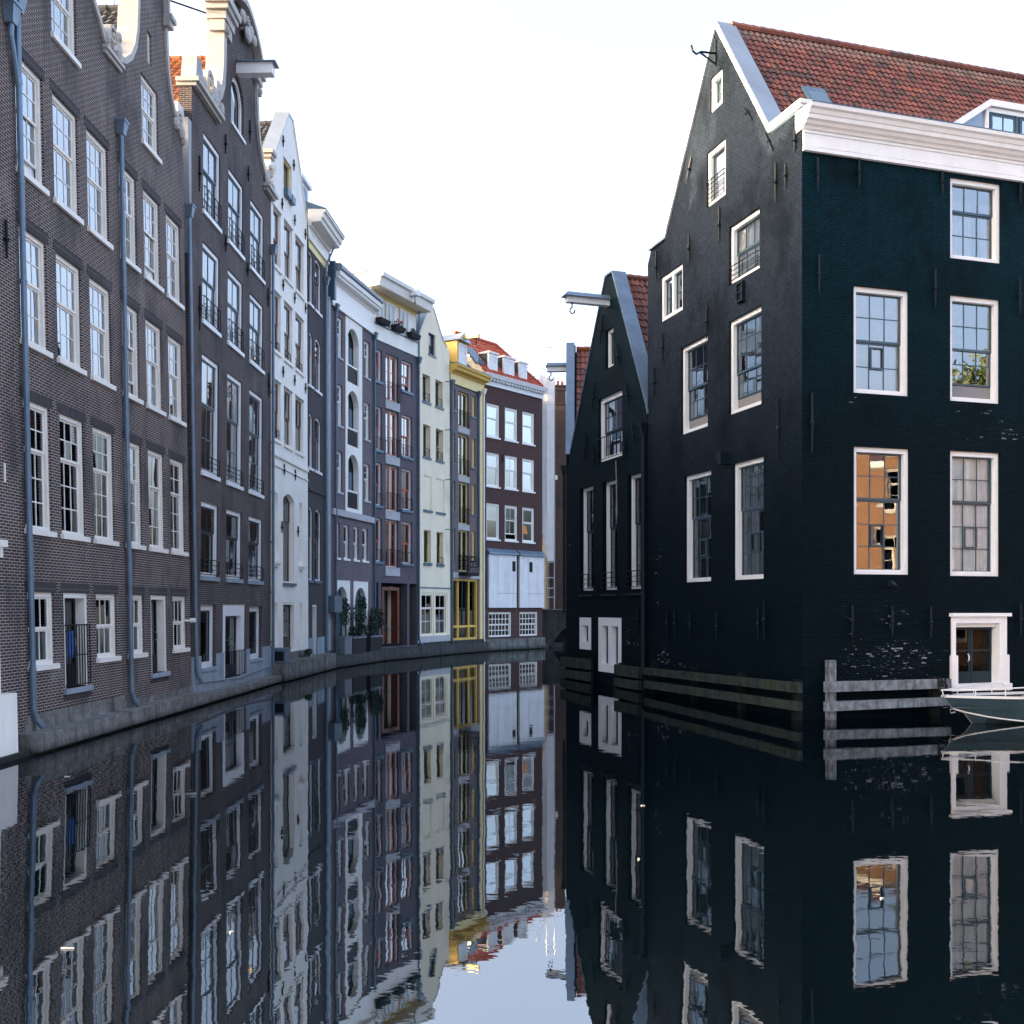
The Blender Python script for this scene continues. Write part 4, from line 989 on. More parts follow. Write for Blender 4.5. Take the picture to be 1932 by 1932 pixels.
q = MB(); q.box(-0.02, 5.26, -0.3, 0.12, 19.7, 19.76); H.add('band_capping', q, 'zinc_dark')
for k, (u0, u1) in enumerate(((0.15, 1.1), (1.45, 2.45), (3.1, 4.1))):
    H.window(u0, u1, 19.78, 21.35, frame='cream', sash='cream', cols=1, rt=0, rb=1, split=1, mull=1, fw=0.05, setb=-0.02, hole=False, st=0.05, back=0.02, glass='glass_dark', curtain=None)
q = MB(); q.box(0.0, 5.25, -0.45, -0.12, 19.7, 21.85); H.add('top_storey_wall', q, 'plaster_white')
q = MB(); q.box(0.0, 5.25, -0.12, -0.09, 21.42, 21.72); H.add('eaves_board', q, 'pale_yellow')
q = MB(); q.extr_u([(-3, 21.75), (0.72, 21.75), (0.80, 22.2), (0.95, 22.25), (0.98, 22.45), (-3, 22.6)], -0.55, 5.75); rf = H.add('flat_roof', q, 'cream')
q = MB(); q.box(-0.55, 5.75, -3, 0.70, 21.72, 21.748); H.add('soffit', q, 'plaster_cream', rf)
q = MB(); q.box(-0.6, 0.4, -1.6, -0.4, 22.6, 22.85); H.add('roof_upstand', q, 'white', rf)
q = MB(); q.tube([(-0.1, -1, 22.8), (-0.3, -1, 23.6)], 0.04, 5); q.tube([(-0.5, -1, 22.8), (-0.3, -1, 23.6)], 0.03, 5); q.tube([(-0.3, -1, 23.5), (-0.3, -1, 24.0)], 0.04, 5); H.add('finial', q, 'pure_white', rf)
q = MB(); q.box(2.9, 3.3, 0.2, 1.25, 22.0, 22.35); hb = H.add('hoist_beam', q, 'white', None)
q = MB(); q.tube([(3.1, 1.0, 22.0), (3.1, 1.0, 21.75), (3.2, 1.0, 21.6), (3.1, 1.0, 21.5), (3.0, 1.0, 21.6)], 0.025, 6); H.add('hoist_hook', q, 'black_iron', hb)
H.body([(0, 0.5), (5.2, 0.5), (5.2, 21.7), (0, 21.7)], 8, w=-1.4)
H.pipe(5.2, 0.8, 18.45, mat='zinc_dark', shoe=0.3)
q = MB(); q.tube([(5.2, 0.12, 18.8), (5.2, 0.12, 21.7)], 0.05, 6); H.add('drainpipe', q, 'zinc_dark')

# ------------------------------------------------------------------ cream house with pointed gable
H = House('plaster_house', 'cream plastered house with a steep pointed gable and paired small windows', 'house', F7)
for k, (z0, z1) in enumerate(((16.24, 17.98), (12.72, 14.8), (5.97, 8.07))):
    for u0, u1 in (((0.62, 1.72), (2.47, 3.58)) if k == 0 else ((0.7, 1.75), (2.55, 3.65)) if k == 1 else ((0.8, 1.8), (2.66, 3.6))):
        if k == 2: H.window(u0, u1, z0, z1, frame='pale_yellow', sash='dark_sash', cols=2, rt=1, rb=2, split=0.6, fw=0.06, setb=0.16, sill=('zinc_dark', 0.1, 0.16), glass='glass_dark', rail=(0.35, 2, 2, 0.0) if u0 > 2 else None)
        else: H.window(u0, u1, z0, z1, frame='plaster_cream', sash='dark_sash', cols=1, rt=1, rb=0, fw=0.04, setb=0.26, st=0.06, sill=('zinc_dark', 0.08, 0.1), glass='glass_dark', rail=(0.5, 3, 2, -0.1))
H.window(1.48, 2.48, 19.4, 20.8, frame='blue_sash', sash='blue_sash', cols=2, rt=1, rb=1, split=0.45, fw=0.05, setb=0.12, glass='glass', sill=('zinc_dark', 0.06, 0.08))
for u0, u1 in ((0.76, 1.9), (2.6, 3.82)):
    H.holes.append(rect(u0, u1, 9.36, 11.55)); H.box('blind_window', 'plaster_cream', u0 - 0.02, u1 + 0.02, -0.2, -0.06, 9.34, 11.57); H.box('window_sill', 'zinc_dark', u0 - 0.05, u1 + 0.08, -0.1, 0.09, 9.22, 9.36)
H.window(0.42, 2.25, 1.32, 4.08, frame='plaster_cream', sash='pure_white', cols=2, rt=1, rb=2, split=0.66, fw=0.14, setb=0.05, glass='glass_dark', curtain=('curtain_net', [(0, 1, 0.5, 0)]))
H.window(2.45, 4.3, 1.32, 4.08, frame='plaster_cream', sash='pure_white', cols=2, rt=1, rb=2, split=0.66, fw=0.14, setb=0.05, glass='glass_dark', curtain=('curtain_net', [(0, 1, 0.5, 0)]))
H.wall([(0, 0.6), (4.78, 0.6), (4.62, 20.25), (4.2, 20.4), (3.55, 20.8), (2.15, 22.5), (2.08, 22.95), (1.72, 22.9), (1.66, 22.6), (0.0, 20.2)], 'plaster_cream', reveal=0.55, thick=0.55)
H.body([(0, 0.6), (4.7, 0.6), (4.6, 19.8), (2, 22), (0, 19.8)], 8)
q = MB(); q.strip([(0.0, 20.2), (1.66, 22.6)], 0.07, -0.6, 0.03); q.strip([(2.15, 22.5), (3.55, 20.8), (4.2, 20.4)], 0.06, -0.6, 0.03); q.box(1.68, 2.1, -0.6, 0.05, 22.92, 23.02); H.add('lead_coping', q, 'zinc')
q = MB(); q.box(0.1, 4.7, 0, 0.05, 4.36, 4.44); H.add('string_course', q, 'zinc')
q = MB(); q.box(0.15, 4.6, 0, 0.04, 0.9, 1.3); H.add('plinth', q, 'lintel_grey')
r1 = H.tiles((0.1, -0.6, 19.9), (0, -7, 0), (1.85, 0, 2.5), 28, 10, 'tile_dark'); H.tiles((4.5, -0.6, 19.9), (0, -7, 0), (-2.55, 0, 2.5), 28, 10, 'tile_dark')
for z in (17.2, 14.0, 10.7, 7.4):
    q = MB(); q.tube([(3.95, 0.5, z + 0.9), (4.5, 0.18, z - 0.5)], 0.06, 6); q.tube([(3.95, 0.5, z + 0.9), (3.97, 0.0, z + 0.9)], 0.03, 6); H.add('awning_strut', q, 'zinc_dark')
H.box('stone_base', 'quay_dark', 0, 4.75, -0.1, 0.05, 0.2, 0.9)

# ------------------------------------------------------------------ narrow house with yellow trim
H = House('brick_house', 'narrow lilac brick house with ochre yellow cornice, dormer and window trim', 'house', F8)
for z0, z1, s0, s1 in ((15.47, 17.85, 16.4, 17.85), (12.14, 14.93, 12.85, 14.9), (8.83, 11.66, 9.6, 11.67), (5.6, 8.4, 6.36, 8.42)):
    H.window(1.05, 2.5, z0, z1, frame='pale_yellow', sash='dark_sash', cols=1, rt=0, rb=2, split=1, mull=1, fw=0.09, setb=0.15, st=0.1, rail=(1.0, 2, 10, 0.05), glass='glass' if z0 > 12 else 'glass_dark', curtain=('curtain_net', [(0.2, 0.6, 1, 0)]))
    for u0, u1 in ((0.16, 0.64), (2.9, 3.45)):
        H.window(u0, u1, s0, s1, frame='pale_yellow', sash='pale_yellow', cols=1, rt=1, rb=0, fw=0.09, setb=0.12, sill=('zinc_dark', 0.06, 0.1), glass='glass_dark')
    if z0 > 6: H.box('lintel_panel', 'lintel_grey', 1.0, 2.55, -0.03, 0.03, z0 - 0.42, z0 - 0.02)
H.holes.append(rect(0.28, 3.75, 0.9, 5.08))
H.wall([(0, 0.5), (4.6, 0.5), (4.6, 18.3), (0, 18.3)], 'brick_lilac')
q = MB(); q.ring(rect(0.28, 3.75, 0.9, 5.08), rect(0.42, 3.6, 1.05, 4.94), -0.3, -0.05)
for u in (1.05, 2.55): q.box(u, u + 0.14, -0.3, -0.06, 1.05, 4.94)
q.box(0.42, 3.6, -0.28, -0.07, 1.75, 1.9); sf = H.add('shop_front', q, 'yellow')
q = MB()
for a, b in ((0.42, 1.05), (1.19, 2.55), (2.69, 3.6)):
    for z0, z1 in ((1.05, 1.75), (1.9, 2.9), (2.94, 4.0), (4.04, 4.94)): q.face([(a, -0.2, z0), (b, -0.2, z0), (b, -0.2, z1), (a, -0.2, z1)])
H.add('pane', q, 'glass_dark', sf)
q = MB()
for a, b in ((0.42, 1.05), (2.69, 3.6)):
    for z in (2.92, 4.02): q.box(a, b, -0.22, -0.17, z - 0.02, z + 0.02)
q.box(1.8, 1.92, -0.22, -0.16, 1.9, 4.94); q.box(1.19, 1.28, -0.22, -0.16, 1.9, 4.94); q.box(2.46, 2.55, -0.22, -0.16, 1.9, 4.94); q.box(1.19, 2.55, -0.22, -0.16, 3.0, 3.1); H.add('shop_door', q, 'dark_sash', sf)
q = MB(); q.box(0.05, 4.4, 0, 0.08, 5.1, 5.5); H.add('stone_band', q, 'lintel_grey')
q = MB(); q.box(0.95, 2.65, 0, 0.75, 5.28, 5.5); bl = H.add('balcony', q, 'black_iron')
q = MB()
for z in (5.9, 6.3, 6.6): q.tube([(0.95, 0.03, z), (0.95, 0.72, z), (2.65, 0.72, z), (2.65, 0.03, z)], 0.025, 5)
for k in range(8): q.tube([(0.95 + k * 0.243, 0.72, 5.5), (0.95 + k * 0.243, 0.72, 6.6)], 0.018, 5)
H.add('balcony_rail', q, 'black_iron', bl)
q = MB(); q.box(3.95, 4.3, 0, 0.1, 0.9, 18.3); H.add('corner_strip', q, 'pale_yellow')
q = MB(); q.box(-0.05, 4.55, 0, 0.1, 18.2, 18.85); H.add('frieze', q, 'pale_yellow')
q = MB(); q.extr_u([(0, 18.85), (0.16, 18.85), (0.22, 19.0), (0.5, 19.05), (0.54, 19.2), (0.64, 19.3), (0.66, 19.42), (0, 19.5)], -0.1, 4.6); H.add('cornice', q, 'yellow')
q = MB(); q.extr_u([(-0.4, 19.5), (0.67, 19.42), (0.67, 19.47), (-0.4, 19.62)], -0.1, 4.6); H.add('cornice_lead', q, 'zinc_dark')
q = MB(); q.box(1.15, 2.55, -2.6, -0.15, 19.5, 21.35); dm = H.add('dormer', q, 'yellow')
q = MB(); q.hexa([(1.0, -2.8, 21.35), (2.72, -2.8, 21.35), (2.72, 0.1, 21.35), (1.0, 0.1, 21.35)], [(1.8, -2.8, 21.95), (1.9, -2.8, 21.95), (1.9, 0.05, 21.95), (1.8, 0.05, 21.95)]); H.add('dormer_roof', q, 'lead', dm)
q = MB(); q.ring(rect(1.3, 2.4, 19.75, 21.2), rect(1.42, 2.28, 19.87, 21.08), -0.15, -0.1); H.add('dormer_frame', q, 'pure_white', dm)
q = MB(); q.face([(1.42, -0.14, 19.87), (2.28, -0.14, 19.87), (2.28, -0.14, 21.08), (1.42, -0.14, 21.08)]); H.add('pane', q, 'curtain_white', dm)
q = MB(); q.box(1.72, 2.0, -0.3, 1.15, 21.5, 21.78); hb = H.add('hoist_beam', q, 'pale_yellow')
q = MB(); q.tube([(1.86, 0.95, 21.5), (1.86, 0.95, 21.3), (1.94, 0.95, 21.2), (1.86, 0.95, 21.08), (1.78, 0.95, 21.18)], 0.025, 6); H.add('hoist_hook', q, 'black_iron', hb)
H.slab([(0, -0.3, 19.55), (4.6, -0.3, 19.55), (4.6, -3, 22.3), (0, -3, 22.3)], 0.15, 'tile_dark')
H.body([(0, 0.5), (4.55, 0.5), (4.55, 19.3), (0, 19.3)], 8)
H.pipe(4.47, 0.6, 18.2, mat='pure_white', w=0.12, shoe=0.15); H.pipe(0.06, 0.6, 18.0, mat='zinc_dark', shoe=0.15); H.pipe(3.75, 5.6, 17.9, mat='zinc_dark', shoe=0)
H.box('stone_base', 'quay_dark', 0, 4.6, -0.1, 0.05, 0.2, 0.9)

# ------------------------------------------------------------------ russet house facing down the canal
H = House('brick_house', 'russet brick house with red tiled roof, three white dormers and white boarded ground floor', 'house', F9)
for ri, (z0, z1) in enumerate(((15.33, 17.7), (11.79, 14.2), (8.0, 10.57))):
    for ci, (u0, u1) in enumerate(((0.34, 1.82), (2.44, 3.93), (4.52, 5.99))):
        H.window(u0, u1, z0, z1, frame='pure_white', sash='pure_white', cols=2 if ri and ci == 1 else 1, rt=1, rb=1, split=0.58, fw=0.13, setb=0.06, back=0.04, st=0.08, sill=('pure_white', 0.07, 0.1), open_=0.4 if (ri, ci) == (2, 1) else 0,
                 curtain=('curtain_white', FULL) if not (ri == 2 and ci) else ('curtain_net', [(0, 0.4, 1, 0.3)]), glass='glass' if not (ri == 2 and ci) else 'glass_dark')
for u0, u1, k in ((0.6, 3.2, 6), (4.18, 6.4, 5)):
    H.window(u0, u1, 1.0, 2.78, frame='pure_white', sash='pure_white', cols=k, rt=2, rb=2, split=0.5, fw=0.1, setb=0.05, bar=0.05, glass='glass_dark')
H.wall([(0, 0.1), (7.0, 0.1), (7.0, 19.25), (0, 19.25)], 'brick_russet')
for k, (u0, u1) in enumerate(((0.45, 3.62), (4.02, 6.98))):
    q = MB(); um = u0 + 1.0
    q.box(u0, um - 0.02, 0.02, 0.16, 3.1, 6.95); q.box(um, u1, 0.02, 0.17, 4.15, 6.95); q.box(um, u1, 0.02, 0.165, 3.1, 4.13); pn = H.add('boarding', q, 'panel_white')
    q = MB(); uu = (3.1, 5.15)[k]; q.box(uu, uu + 0.38, 0.15, 0.18, 5.75, 6.5); H.add('vent_slot', q, 'black_iron', pn)
    q = MB(); q.hexa([(u0 - 0.12, 0.0, 6.96), (u1 + 0.1, 0.0, 6.96), (u1 + 0.1, 0.34, 6.96), (u0 - 0.12, 0.34, 6.96)], [(u0 - 0.12, 0.0, 7.35), (u1 + 0.1, 0.0, 7.35), (u1 + 0.1, 0.3, 7.05), (u0 - 0.12, 0.3, 7.05)]); H.add('canopy', q, 'zinc', pn)
q = MB(); q.box(0.0, 7.0, 0, 0.1, 18.95, 19.3); q.extr_u([(0, 19.3), (0.12, 19.3), (0.14, 19.42), (0.4, 19.46), (0.5, 19.75), (0, 19.8)], -0.05, 7.05)
for k in range(20): q.box(0.1 + k * 0.35, 0.28 + k * 0.35, 0.1, 0.32, 19.3, 19.44)
H.add('cornice', q, 'white')
r1 = H.tiles((-0.1, 0.15, 19.8), (6.9, 0, 0), (-0.6, -2.3, 3.0), 30, 11, 'tile_bright', skip=lambda x, y: x > 1.0 - 0.36 * y)
H.ridge((-0.7, -2.15, 22.85), (4.0, -2.15, 22.85), 'tile_bright', r1, 14); H.ridge((4.0, -2.15, 22.85), (6.9, 0.1, 19.9), 'tile_bright', r1, 10)
H.slab([(6.9, 0.1, 19.75), (6.9, -7, 19.75), (4.0, -7, 22.7), (4.0, -2.15, 22.75)], 0.1, 'tile_bright')
for u0, u1, zt in ((0.75, 1.75, 21.35), (2.45, 3.7, 21.35), (4.3, 5.25, 21.3)):
    q = MB(); q.box(u0, u1, -2.3, -0.12, 19.75, zt); q.box(u0 - 0.08, u1 + 0.08, -2.4, -0.02, zt, zt + 0.12); dm = H.add('dormer', q, 'pure_white')
    q = MB(); q.box(u0 - 0.03, u0 - 0.005, -2.3, -0.25, 19.8, zt); H.add('dormer_cheek', q, 'tile_dark', dm)
    q = MB(); q.ring(rect(u0 + 0.12, u1 - 0.12, 19.9, zt - 0.12), rect(u0 + 0.22, u1 - 0.22, 20.0, zt - 0.22), -0.12, -0.07); H.add('dormer_frame', q, 'white', dm)
    q = MB(); q.face([(u0 + 0.22, -0.1, 20.0), (u1 - 0.22, -0.1, 20.0), (u1 - 0.22, -0.1, zt - 0.22), (u0 + 0.22, -0.1, zt - 0.22)]); H.add('pane', q, 'curtain_white', dm)
q = MB(); q.hexa([(-0.45, -0.35, 20.35), (0.55, -0.35, 20.35), (0.35, -1.3, 21.6), (-0.6, -1.3, 21.6)], [(-0.45, -0.25, 20.45), (0.55, -0.25, 20.45), (0.35, -1.2, 21.7), (-0.6, -1.2, 21.7)]); H.add('skylight', q, 'skylight_glass', r1)
H.body([(0, 0.1), (6.95, 0.1), (6.95, 19.2), (0, 19.2)], 8)
H.anchor(2.1, 13.6, 14.2, mat='black_iron')
# ------------------------------------------------------------------ big dark corner house on the right
H = House('dark_house', 'large dark tarred brick corner house with white window frames, white cornice and red pantile roof', 'house', FG)
big = dict(glass='glass_right', frame='white', sash='blue_sash', cols=3, rt=2, rb=2, split=0.5, fw=0.14, setb=0.09, back=0.12, st=0.05, bar=0.026, transom=0.07, bottom=0.8)
small = dict(frame='white', sash='blue_sash', fw=0.16, setb=0.06, back=0.1, st=0.05, bar=0.03, rt=0, split=1.0)
H.window(4.96, 5.77, 19.45, 20.6, rb=2, cols=1, **{k: v for k, v in small.items() if k != 'rb'})
H.window(4.72, 6.0, 16.42, 18.24, rb=2, cols=1, mull=0, curtain=('curtain_white', FULL), rail=(0.75, 6, 4, 0.0), **small)
H.window(1.13, 2.92, 13.54, 15.18, rb=2, cols=1, mull=1, curtain=('curtain_net', SIDES), **small)
kw = dict(big)
H.window(6.22, 8.10, 13.42, 15.28, **{**kw, 'rail': (0.45, 4, 3, 0.0), 'rt': 1, 'curtain': ('curtain_white', FULL)})
H.window(6.20, 8.20, 9.29, 12.28, **{**kw, 'open_': 0.38, 'screen': 0.36, 'curtain': ('curtain_beige', FULL), 'rt': 3, 'split': 0.42})
H.window(2.78, 4.77, 9.18, 12.23, **{**kw, 'open_': 0.38, 'screen': 0.36, 'curtain': ('curtain_net', [(0, 0.35, 1, 0), (0.6, 1, 1, 0)])})
for u0, u1 in ((3.07, 5.01), (6.46, 8.33)):
    w_ = H.window(u0, u1, 4.03, 7.71, **{**kw, 'rb': 3, 'split': 0.6, 'glass': 'glass_dark', 'curtain': ('curtain_net', [(0, 0.3, 1, 0), (0.34, 0.62, 1, 0)])})
    um = (u0 + u1) / 2
    q = MB(); q.ring(rect(um - 0.24, um + 0.24, 4.9, 5.46), rect(um - 0.2, um + 0.2, 4.94, 5.42), -0.24, -0.2); H.add('vent_flap', q, 'blue_sash', w_)
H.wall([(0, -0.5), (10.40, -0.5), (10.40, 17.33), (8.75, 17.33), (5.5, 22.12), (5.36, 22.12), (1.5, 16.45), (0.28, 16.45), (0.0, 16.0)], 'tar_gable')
q = MB(); q.strip([(5.43, 22.2), (8.72, 17.36)], 0.07, -0.62, 0.05); q.strip([(1.5, 16.45), (5.43, 22.2)], 0.05, -0.5, 0.06); q.box(0.2, 1.52, -0.5, 0.07, 16.455, 16.53); cp = H.add('gable_coping', q, 'lead')
q = MB(); q.strip([(5.43, 22.27), (8.80, 17.32)], -0.13, 0.0, 0.075); q.strip([(1.5, 16.50), (5.43, 22.26)], -0.05, 0.003, 0.07); H.add('verge_board', q, 'white', cp)
q = MB(); q.box(8.62, 10.46, -0.55, 0.09, 17.335, 17.46); q.box(8.68, 10.43, -0.4, 0.05, 17.24, 17.332); H.add('parapet_cap', q, 'cream')
q = MB(); q.box(5.34, 5.40, 0.0, 0.05, 20.84, 21.7); q.tube([(5.37, 0.03, 21.25), (5.37, 0.55, 21.22), (5.37, 0.72, 21.12), (5.37, 0.85, 21.2), (5.37, 0.9, 21.38)], 0.035, 6); q.tube([(5.37, 0.03, 20.9), (5.37, 0.6, 21.2)], 0.03, 6); H.add('hoist_hook', q, 'wall_iron')
for u, a, b, du in ((9.09, 15.06, 16.18, 0), (9.62, 15.23, 15.96, 0), (10.11, 16.1, 16.7, 0), (0.83, 15.08, 16.22, 0), (3.48, 14.99, 15.95, 0), (5.65, 14.95, 16.15, 0), (4.79, 12.07, 13.2, 0), (1.39, 12.03, 13.11, 0), (0.69, 10.93, 11.99, 0),
                    (3.35, 17.85, 18.55, 0.32), (7.72, 18.05, 18.65, -0.5), (8.92, 16.62, 17.3, -0.42), (9.24, 7.45, 9.29, 0), (1.76, 2.10, 3.09, 0), (2.38, 2.07, 3.1, 0), (3.56, 2.1, 3.05, 0), (5.48, 2.07, 3.04, 0), (8.09, 2.19, 3.15, 0), (8.44, 2.2, 3.4, 0)): H.anchor(u, a, b, du)
q = MB(); q.ring(rect(6.86, 7.25, 12.68, 13.28), rect(6.91, 7.20, 12.73, 13.23), 0, 0.12); q.box(6.91, 7.20, 0, 0.06, 12.73, 13.23); q.box(6.91, 7.2, 0.06, 0.11, 12.95, 13.0); H.add('vent_box', q, 'wall_iron')
q = MB(); q.box(5.9, 6.12, 0, 0.25, 7.75, 8.15); q.box(5.72, 5.9, 0, 0.2, 7.98, 8.16); H.add('outlet_box', q, 'wall_iron')
H2 = House.__new__(House); H2.f = FF; H2.root = H.root; H2.holes = []
for u0 in (5.0, 8.45, 11.8):
    H2.window(u0, u0 + 1.84, 13.48, 15.88, **{**kw, 'rt': 1, 'split': 0.62, 'curtain': ('curtain_white', [(0, 0.55, 0.8, 0), (0.75, 1, 0.8, 0)])})
    H2.window(u0, u0 + 1.8, 9.27, 12.40, **{**kw, 'open_': 0.42, 'screen': 0.4, 'curtain': ('curtain_net', [(0, 0.4, 1, 0)])})
    H2.window(u0, u0 + 1.8, 4.10, 7.80, **{**kw, 'rb': 3, 'split': 0.6, 'glass': 'glass_clear', 'curtain': ('curtain_white', FULL)})
H2.window(1.69, 3.57, 9.31, 12.38, **{**kw, 'curtain': ('curtain_white', FULL)})
w_ = H2.window(1.70, 3.59, 4.12, 7.78, **{**kw, 'rb': 3, 'split': 0.6, 'glass': 'glass_right'})
for a, b in ((2.40, 10.35), (2.41, 5.22), (5.68, 5.22)):
    q = MB(); q.ring(rect(a, a + 0.46, b - 0.28, b + 0.36), rect(a + 0.04, a + 0.42, b - 0.24, b + 0.32), -0.24, -0.2); H2.add('vent_flap', q, 'blue_sash', w_)
# basement door with its heavy white surround
H2.holes.append(rect(5.02, 7.0, 0.72, 2.98))
q = MB(); q.box(5.02, 5.16, -0.3, 0.05, 0.9, 2.7); q.box(6.74, 7.0, -0.3, 0.05, 0.9, 2.7); q.box(5.02, 7.0, -0.3, 0.05, 2.7, 2.9); q.box(5.16, 6.74, -0.3, -0.1, 2.58, 2.7); q.box(4.96, 7.1, -0.1, 0.14, 2.9, 3.0)
q.box(4.98, 5.2, -0.25, 0.10, 0.9, 1.75); q.box(6.7, 7.05, -0.25, 0.10, 0.9, 1.75); q.box(4.94, 7.12, -0.3, 0.14, 0.70, 0.9); q.box(5.16, 5.2, -0.3, -0.12, 0.9, 2.58); H2.add('door_surround', q, 'white')
q = MB(); g = MB()
for a, b in ((5.2, 5.95), (5.97, 6.72)):
    q.ring(rect(a, b, 0.92, 2.58), rect(a + 0.07, b - 0.07, 1.25, 2.5), -0.32, -0.27); q.box(a + 0.07, b - 0.07, -0.31, -0.28, 1.85, 1.9); g.face([(a + 0.07, -0.29, 1.25), (b - 0.07, -0.29, 1.25), (b - 0.07, -0.29, 2.5), (a + 0.07, -0.29, 2.5)])
dl = H2.add('door', q, 'dark_sash'); H2.add('pane', g, 'glass_dull', dl)
q = MB(); q.tube([(5.86, -0.27, 1.55), (5.84, -0.2, 1.6), (5.84, -0.2, 1.72), (5.86, -0.27, 1.77)], 0.02, 6); H2.add('handle', q, 'white', dl)
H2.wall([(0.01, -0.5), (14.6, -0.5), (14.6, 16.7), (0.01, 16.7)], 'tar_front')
q = MB(); q.box(0.02, 14.7, 0, 0.07, 16.08, 16.60); q.box(0.02, 14.7, 0, 0.11, 16.0, 16.1); q.box(0.02, 14.7, 0.0, 0.10, 16.5, 16.56); q.box(0.02, 14.7, 0, 0.085, 16.14, 16.16); H2.add('frieze', q, 'white')
q = MB(); q.extr_u([(-0.3, 16.6), (0.12, 16.6), (0.15, 16.68), (0.24, 16.70), (0.28, 16.78), (0.36, 16.80), (0.38, 16.9), (0.41, 16.92), (0.45, 17.02), (0.52, 17.06), (0.54, 17.16), (-0.3, 17.2)], -0.03, 14.75); H2.add('cornice', q, 'white')
q = MB(); q.extr_u([(-1.6, 17.2), (0.55, 17.165), (0.55, 17.19), (-1.6, 17.3)], -0.02, 14.75); H2.add('gutter_lead', q, 'zinc_dark')
for u, a, b in ((0.48, 14.92, 15.86), (1.84, 15.21, 15.98), (4.68, 15.31, 15.98), (7.49, 15.32, 15.98), (0.52, 12.03, 13.13), (4.43, 11.97, 13.07), (7.47, 12.01, 13.12), (0.29, 7.53, 9.21), (1.61, 2.32, 3.24), (2.95, 2.31, 3.21), (4.28, 2.29, 3.19), (7.5, 2.3, 3.3)): H2.anchor(u, a, b)
q = MB(); q.tube([(2.87, 0.0, 3.83), (2.87, 0.16, 3.83)], 0.05, 8); q.tube([(2.75, 0.2, 3.87), (2.93, 0.2, 3.80)], [0.10, 0.07], 10); H2.add('wall_lamp', q, 'wall_iron')
r1 = H.tiles((8.8, -0.5, 17.22), (0, -14.2, 0), (-3.37, 0, 4.93), 64, 19, 'tile_red', amp=0.028, lift=0.03)
H.ridge((5.43, -0.5, 22.22), (5.43, -14.7, 22.22), 'tile_old', r1, 40, 0.12)
H.slab([(5.43, -0.4, 22.1), (5.43, -14.7, 22.1), (0.3, -14.7, 16.4), (0.3, -0.4, 16.4)], 0.12, 'tile_old')
H.body([(0.1, -0.4), (9.5, -0.4), (9.5, 16.4), (5.43, 21.8), (0.4, 16.3)], 14.5, w=-0.8)
q = MB()
sk = lambda t, w, h: (8.8 - 3.37 * t + 0.825 * h, w, 17.22 + 4.93 * t + 0.565 * h)
q.hexa([sk(0.30, -1.95, 0), sk(0.30, -2.75, 0), sk(0.46, -2.75, 0), sk(0.46, -1.95, 0)], [sk(0.30, -1.95, 0.12), sk(0.30, -2.75, 0.12), sk(0.46, -2.75, 0.12), sk(0.46, -1.95, 0.12)]); so = H.add('skylight', q, 'zinc_dark', r1)
q = MB(); q.face([sk(0.32, -2.05, 0.125), sk(0.32, -2.68, 0.125), sk(0.42, -2.68, 0.125), sk(0.42, -2.05, 0.125)]); H.add('pane', q, 'skylight_glass', so)
# dormer: front wall with one slanted shoulder
dw = -1.25
q = MB(); q.prism([(6.1, 17.5), (12.2, 17.5), (12.2, 18.95), (7.42, 18.95), (6.05, 17.9)], -3.2, dw); dm = H2.add('dormer', q, 'lead')
q = MB(); q.strip([(5.75, 17.92), (7.42, 19.02), (12.3, 19.02)], -0.2, dw - 0.3, dw + 0.14); q.box(7.32, 7.42, dw, dw + 0.08, 17.4, 18.75); q.box(7.42, 12.2, dw, dw + 0.06, 18.66, 18.8); H2.add('dormer_trim', q, 'white', dm)
for u0 in (7.48, 8.62, 9.76, 10.9):
    H2.window(u0, u0 + 1.02, 17.45, 18.66, frame='blue_sash', sash='blue_sash', cols=2, rt=0, rb=2, split=1, fw=0.04, setb=-dw - 0.07, back=0.02, st=0.06, bar=0.04, hole=False, curtain=None, glass='glass')
q = MB(); q.tube([(5.6, dw + 0.1, 18.0), (5.9, dw + 0.15, 17.98), (6.1, dw + 0.2, 17.75)], 0.06, 8); H2.add('dormer_spout', q, 'lead', dm)

# ------------------------------------------------------------------ smaller dark gabled house next to it
H = House('dark_house', 'small dark tarred brick house with a steep zinc-edged gable and white hoist beam', 'house', FS)
sm = dict(frame='white', sash='dark_sash', cols=3, fw=0.13, setb=0.13, back=0.1, st=0.05, bar=0.026)
H.window(4.43, 5.25, 12.92, 14.5, **{**sm, 'rt': 0, 'rb': 2, 'cols': 1, 'split': 1, 'curtain': ('curtain_white', [(0.3, 1, 1, 0)])})
H.window(3.68, 6.1, 9.17, 11.83, **{**sm, 'rt': 2, 'rb': 2, 'cols': 2, 'mull': 0, 'curtain': ('curtain_white', FULL), 'rail': (0.9, 2, 7, 0.0), 'fw': 0.2})
for u0, u1 in ((1.67, 3.14), (4.15, 5.6), (6.6, 8.0)):
    H.window(u0, u1, 3.87, 8.31, **{**sm, 'rt': 2, 'rb': 3, 'split': 0.58, 'rail': (0.62, 4, 4, 0.0), 'glass': 'glass_dark', 'curtain': ('curtain_net', [(0.0, 0.25, 1, 0)]), 'setb': 0.17})
    H.box('window_ledge', 'wall_iron', u0 - 0.08, u1 + 0.05, -0.05, 0.08, 3.62, 3.7)
H.window(1.61, 2.92, 1.35, 2.72, frame='white', sash='dark_sash', cols=1, rt=0, rb=1, split=1, fw=0.34, setb=0.0, back=0.2, glass='glass_dark')
H.window(3.7, 6.02, 0.5, 2.74, frame='white', sash='dark_sash', cols=1, rt=0, rb=1, split=1, fw=0.34, setb=0.0, back=0.22, mull=1, st=0.08, glass='glass_dark', bottom=0.3)
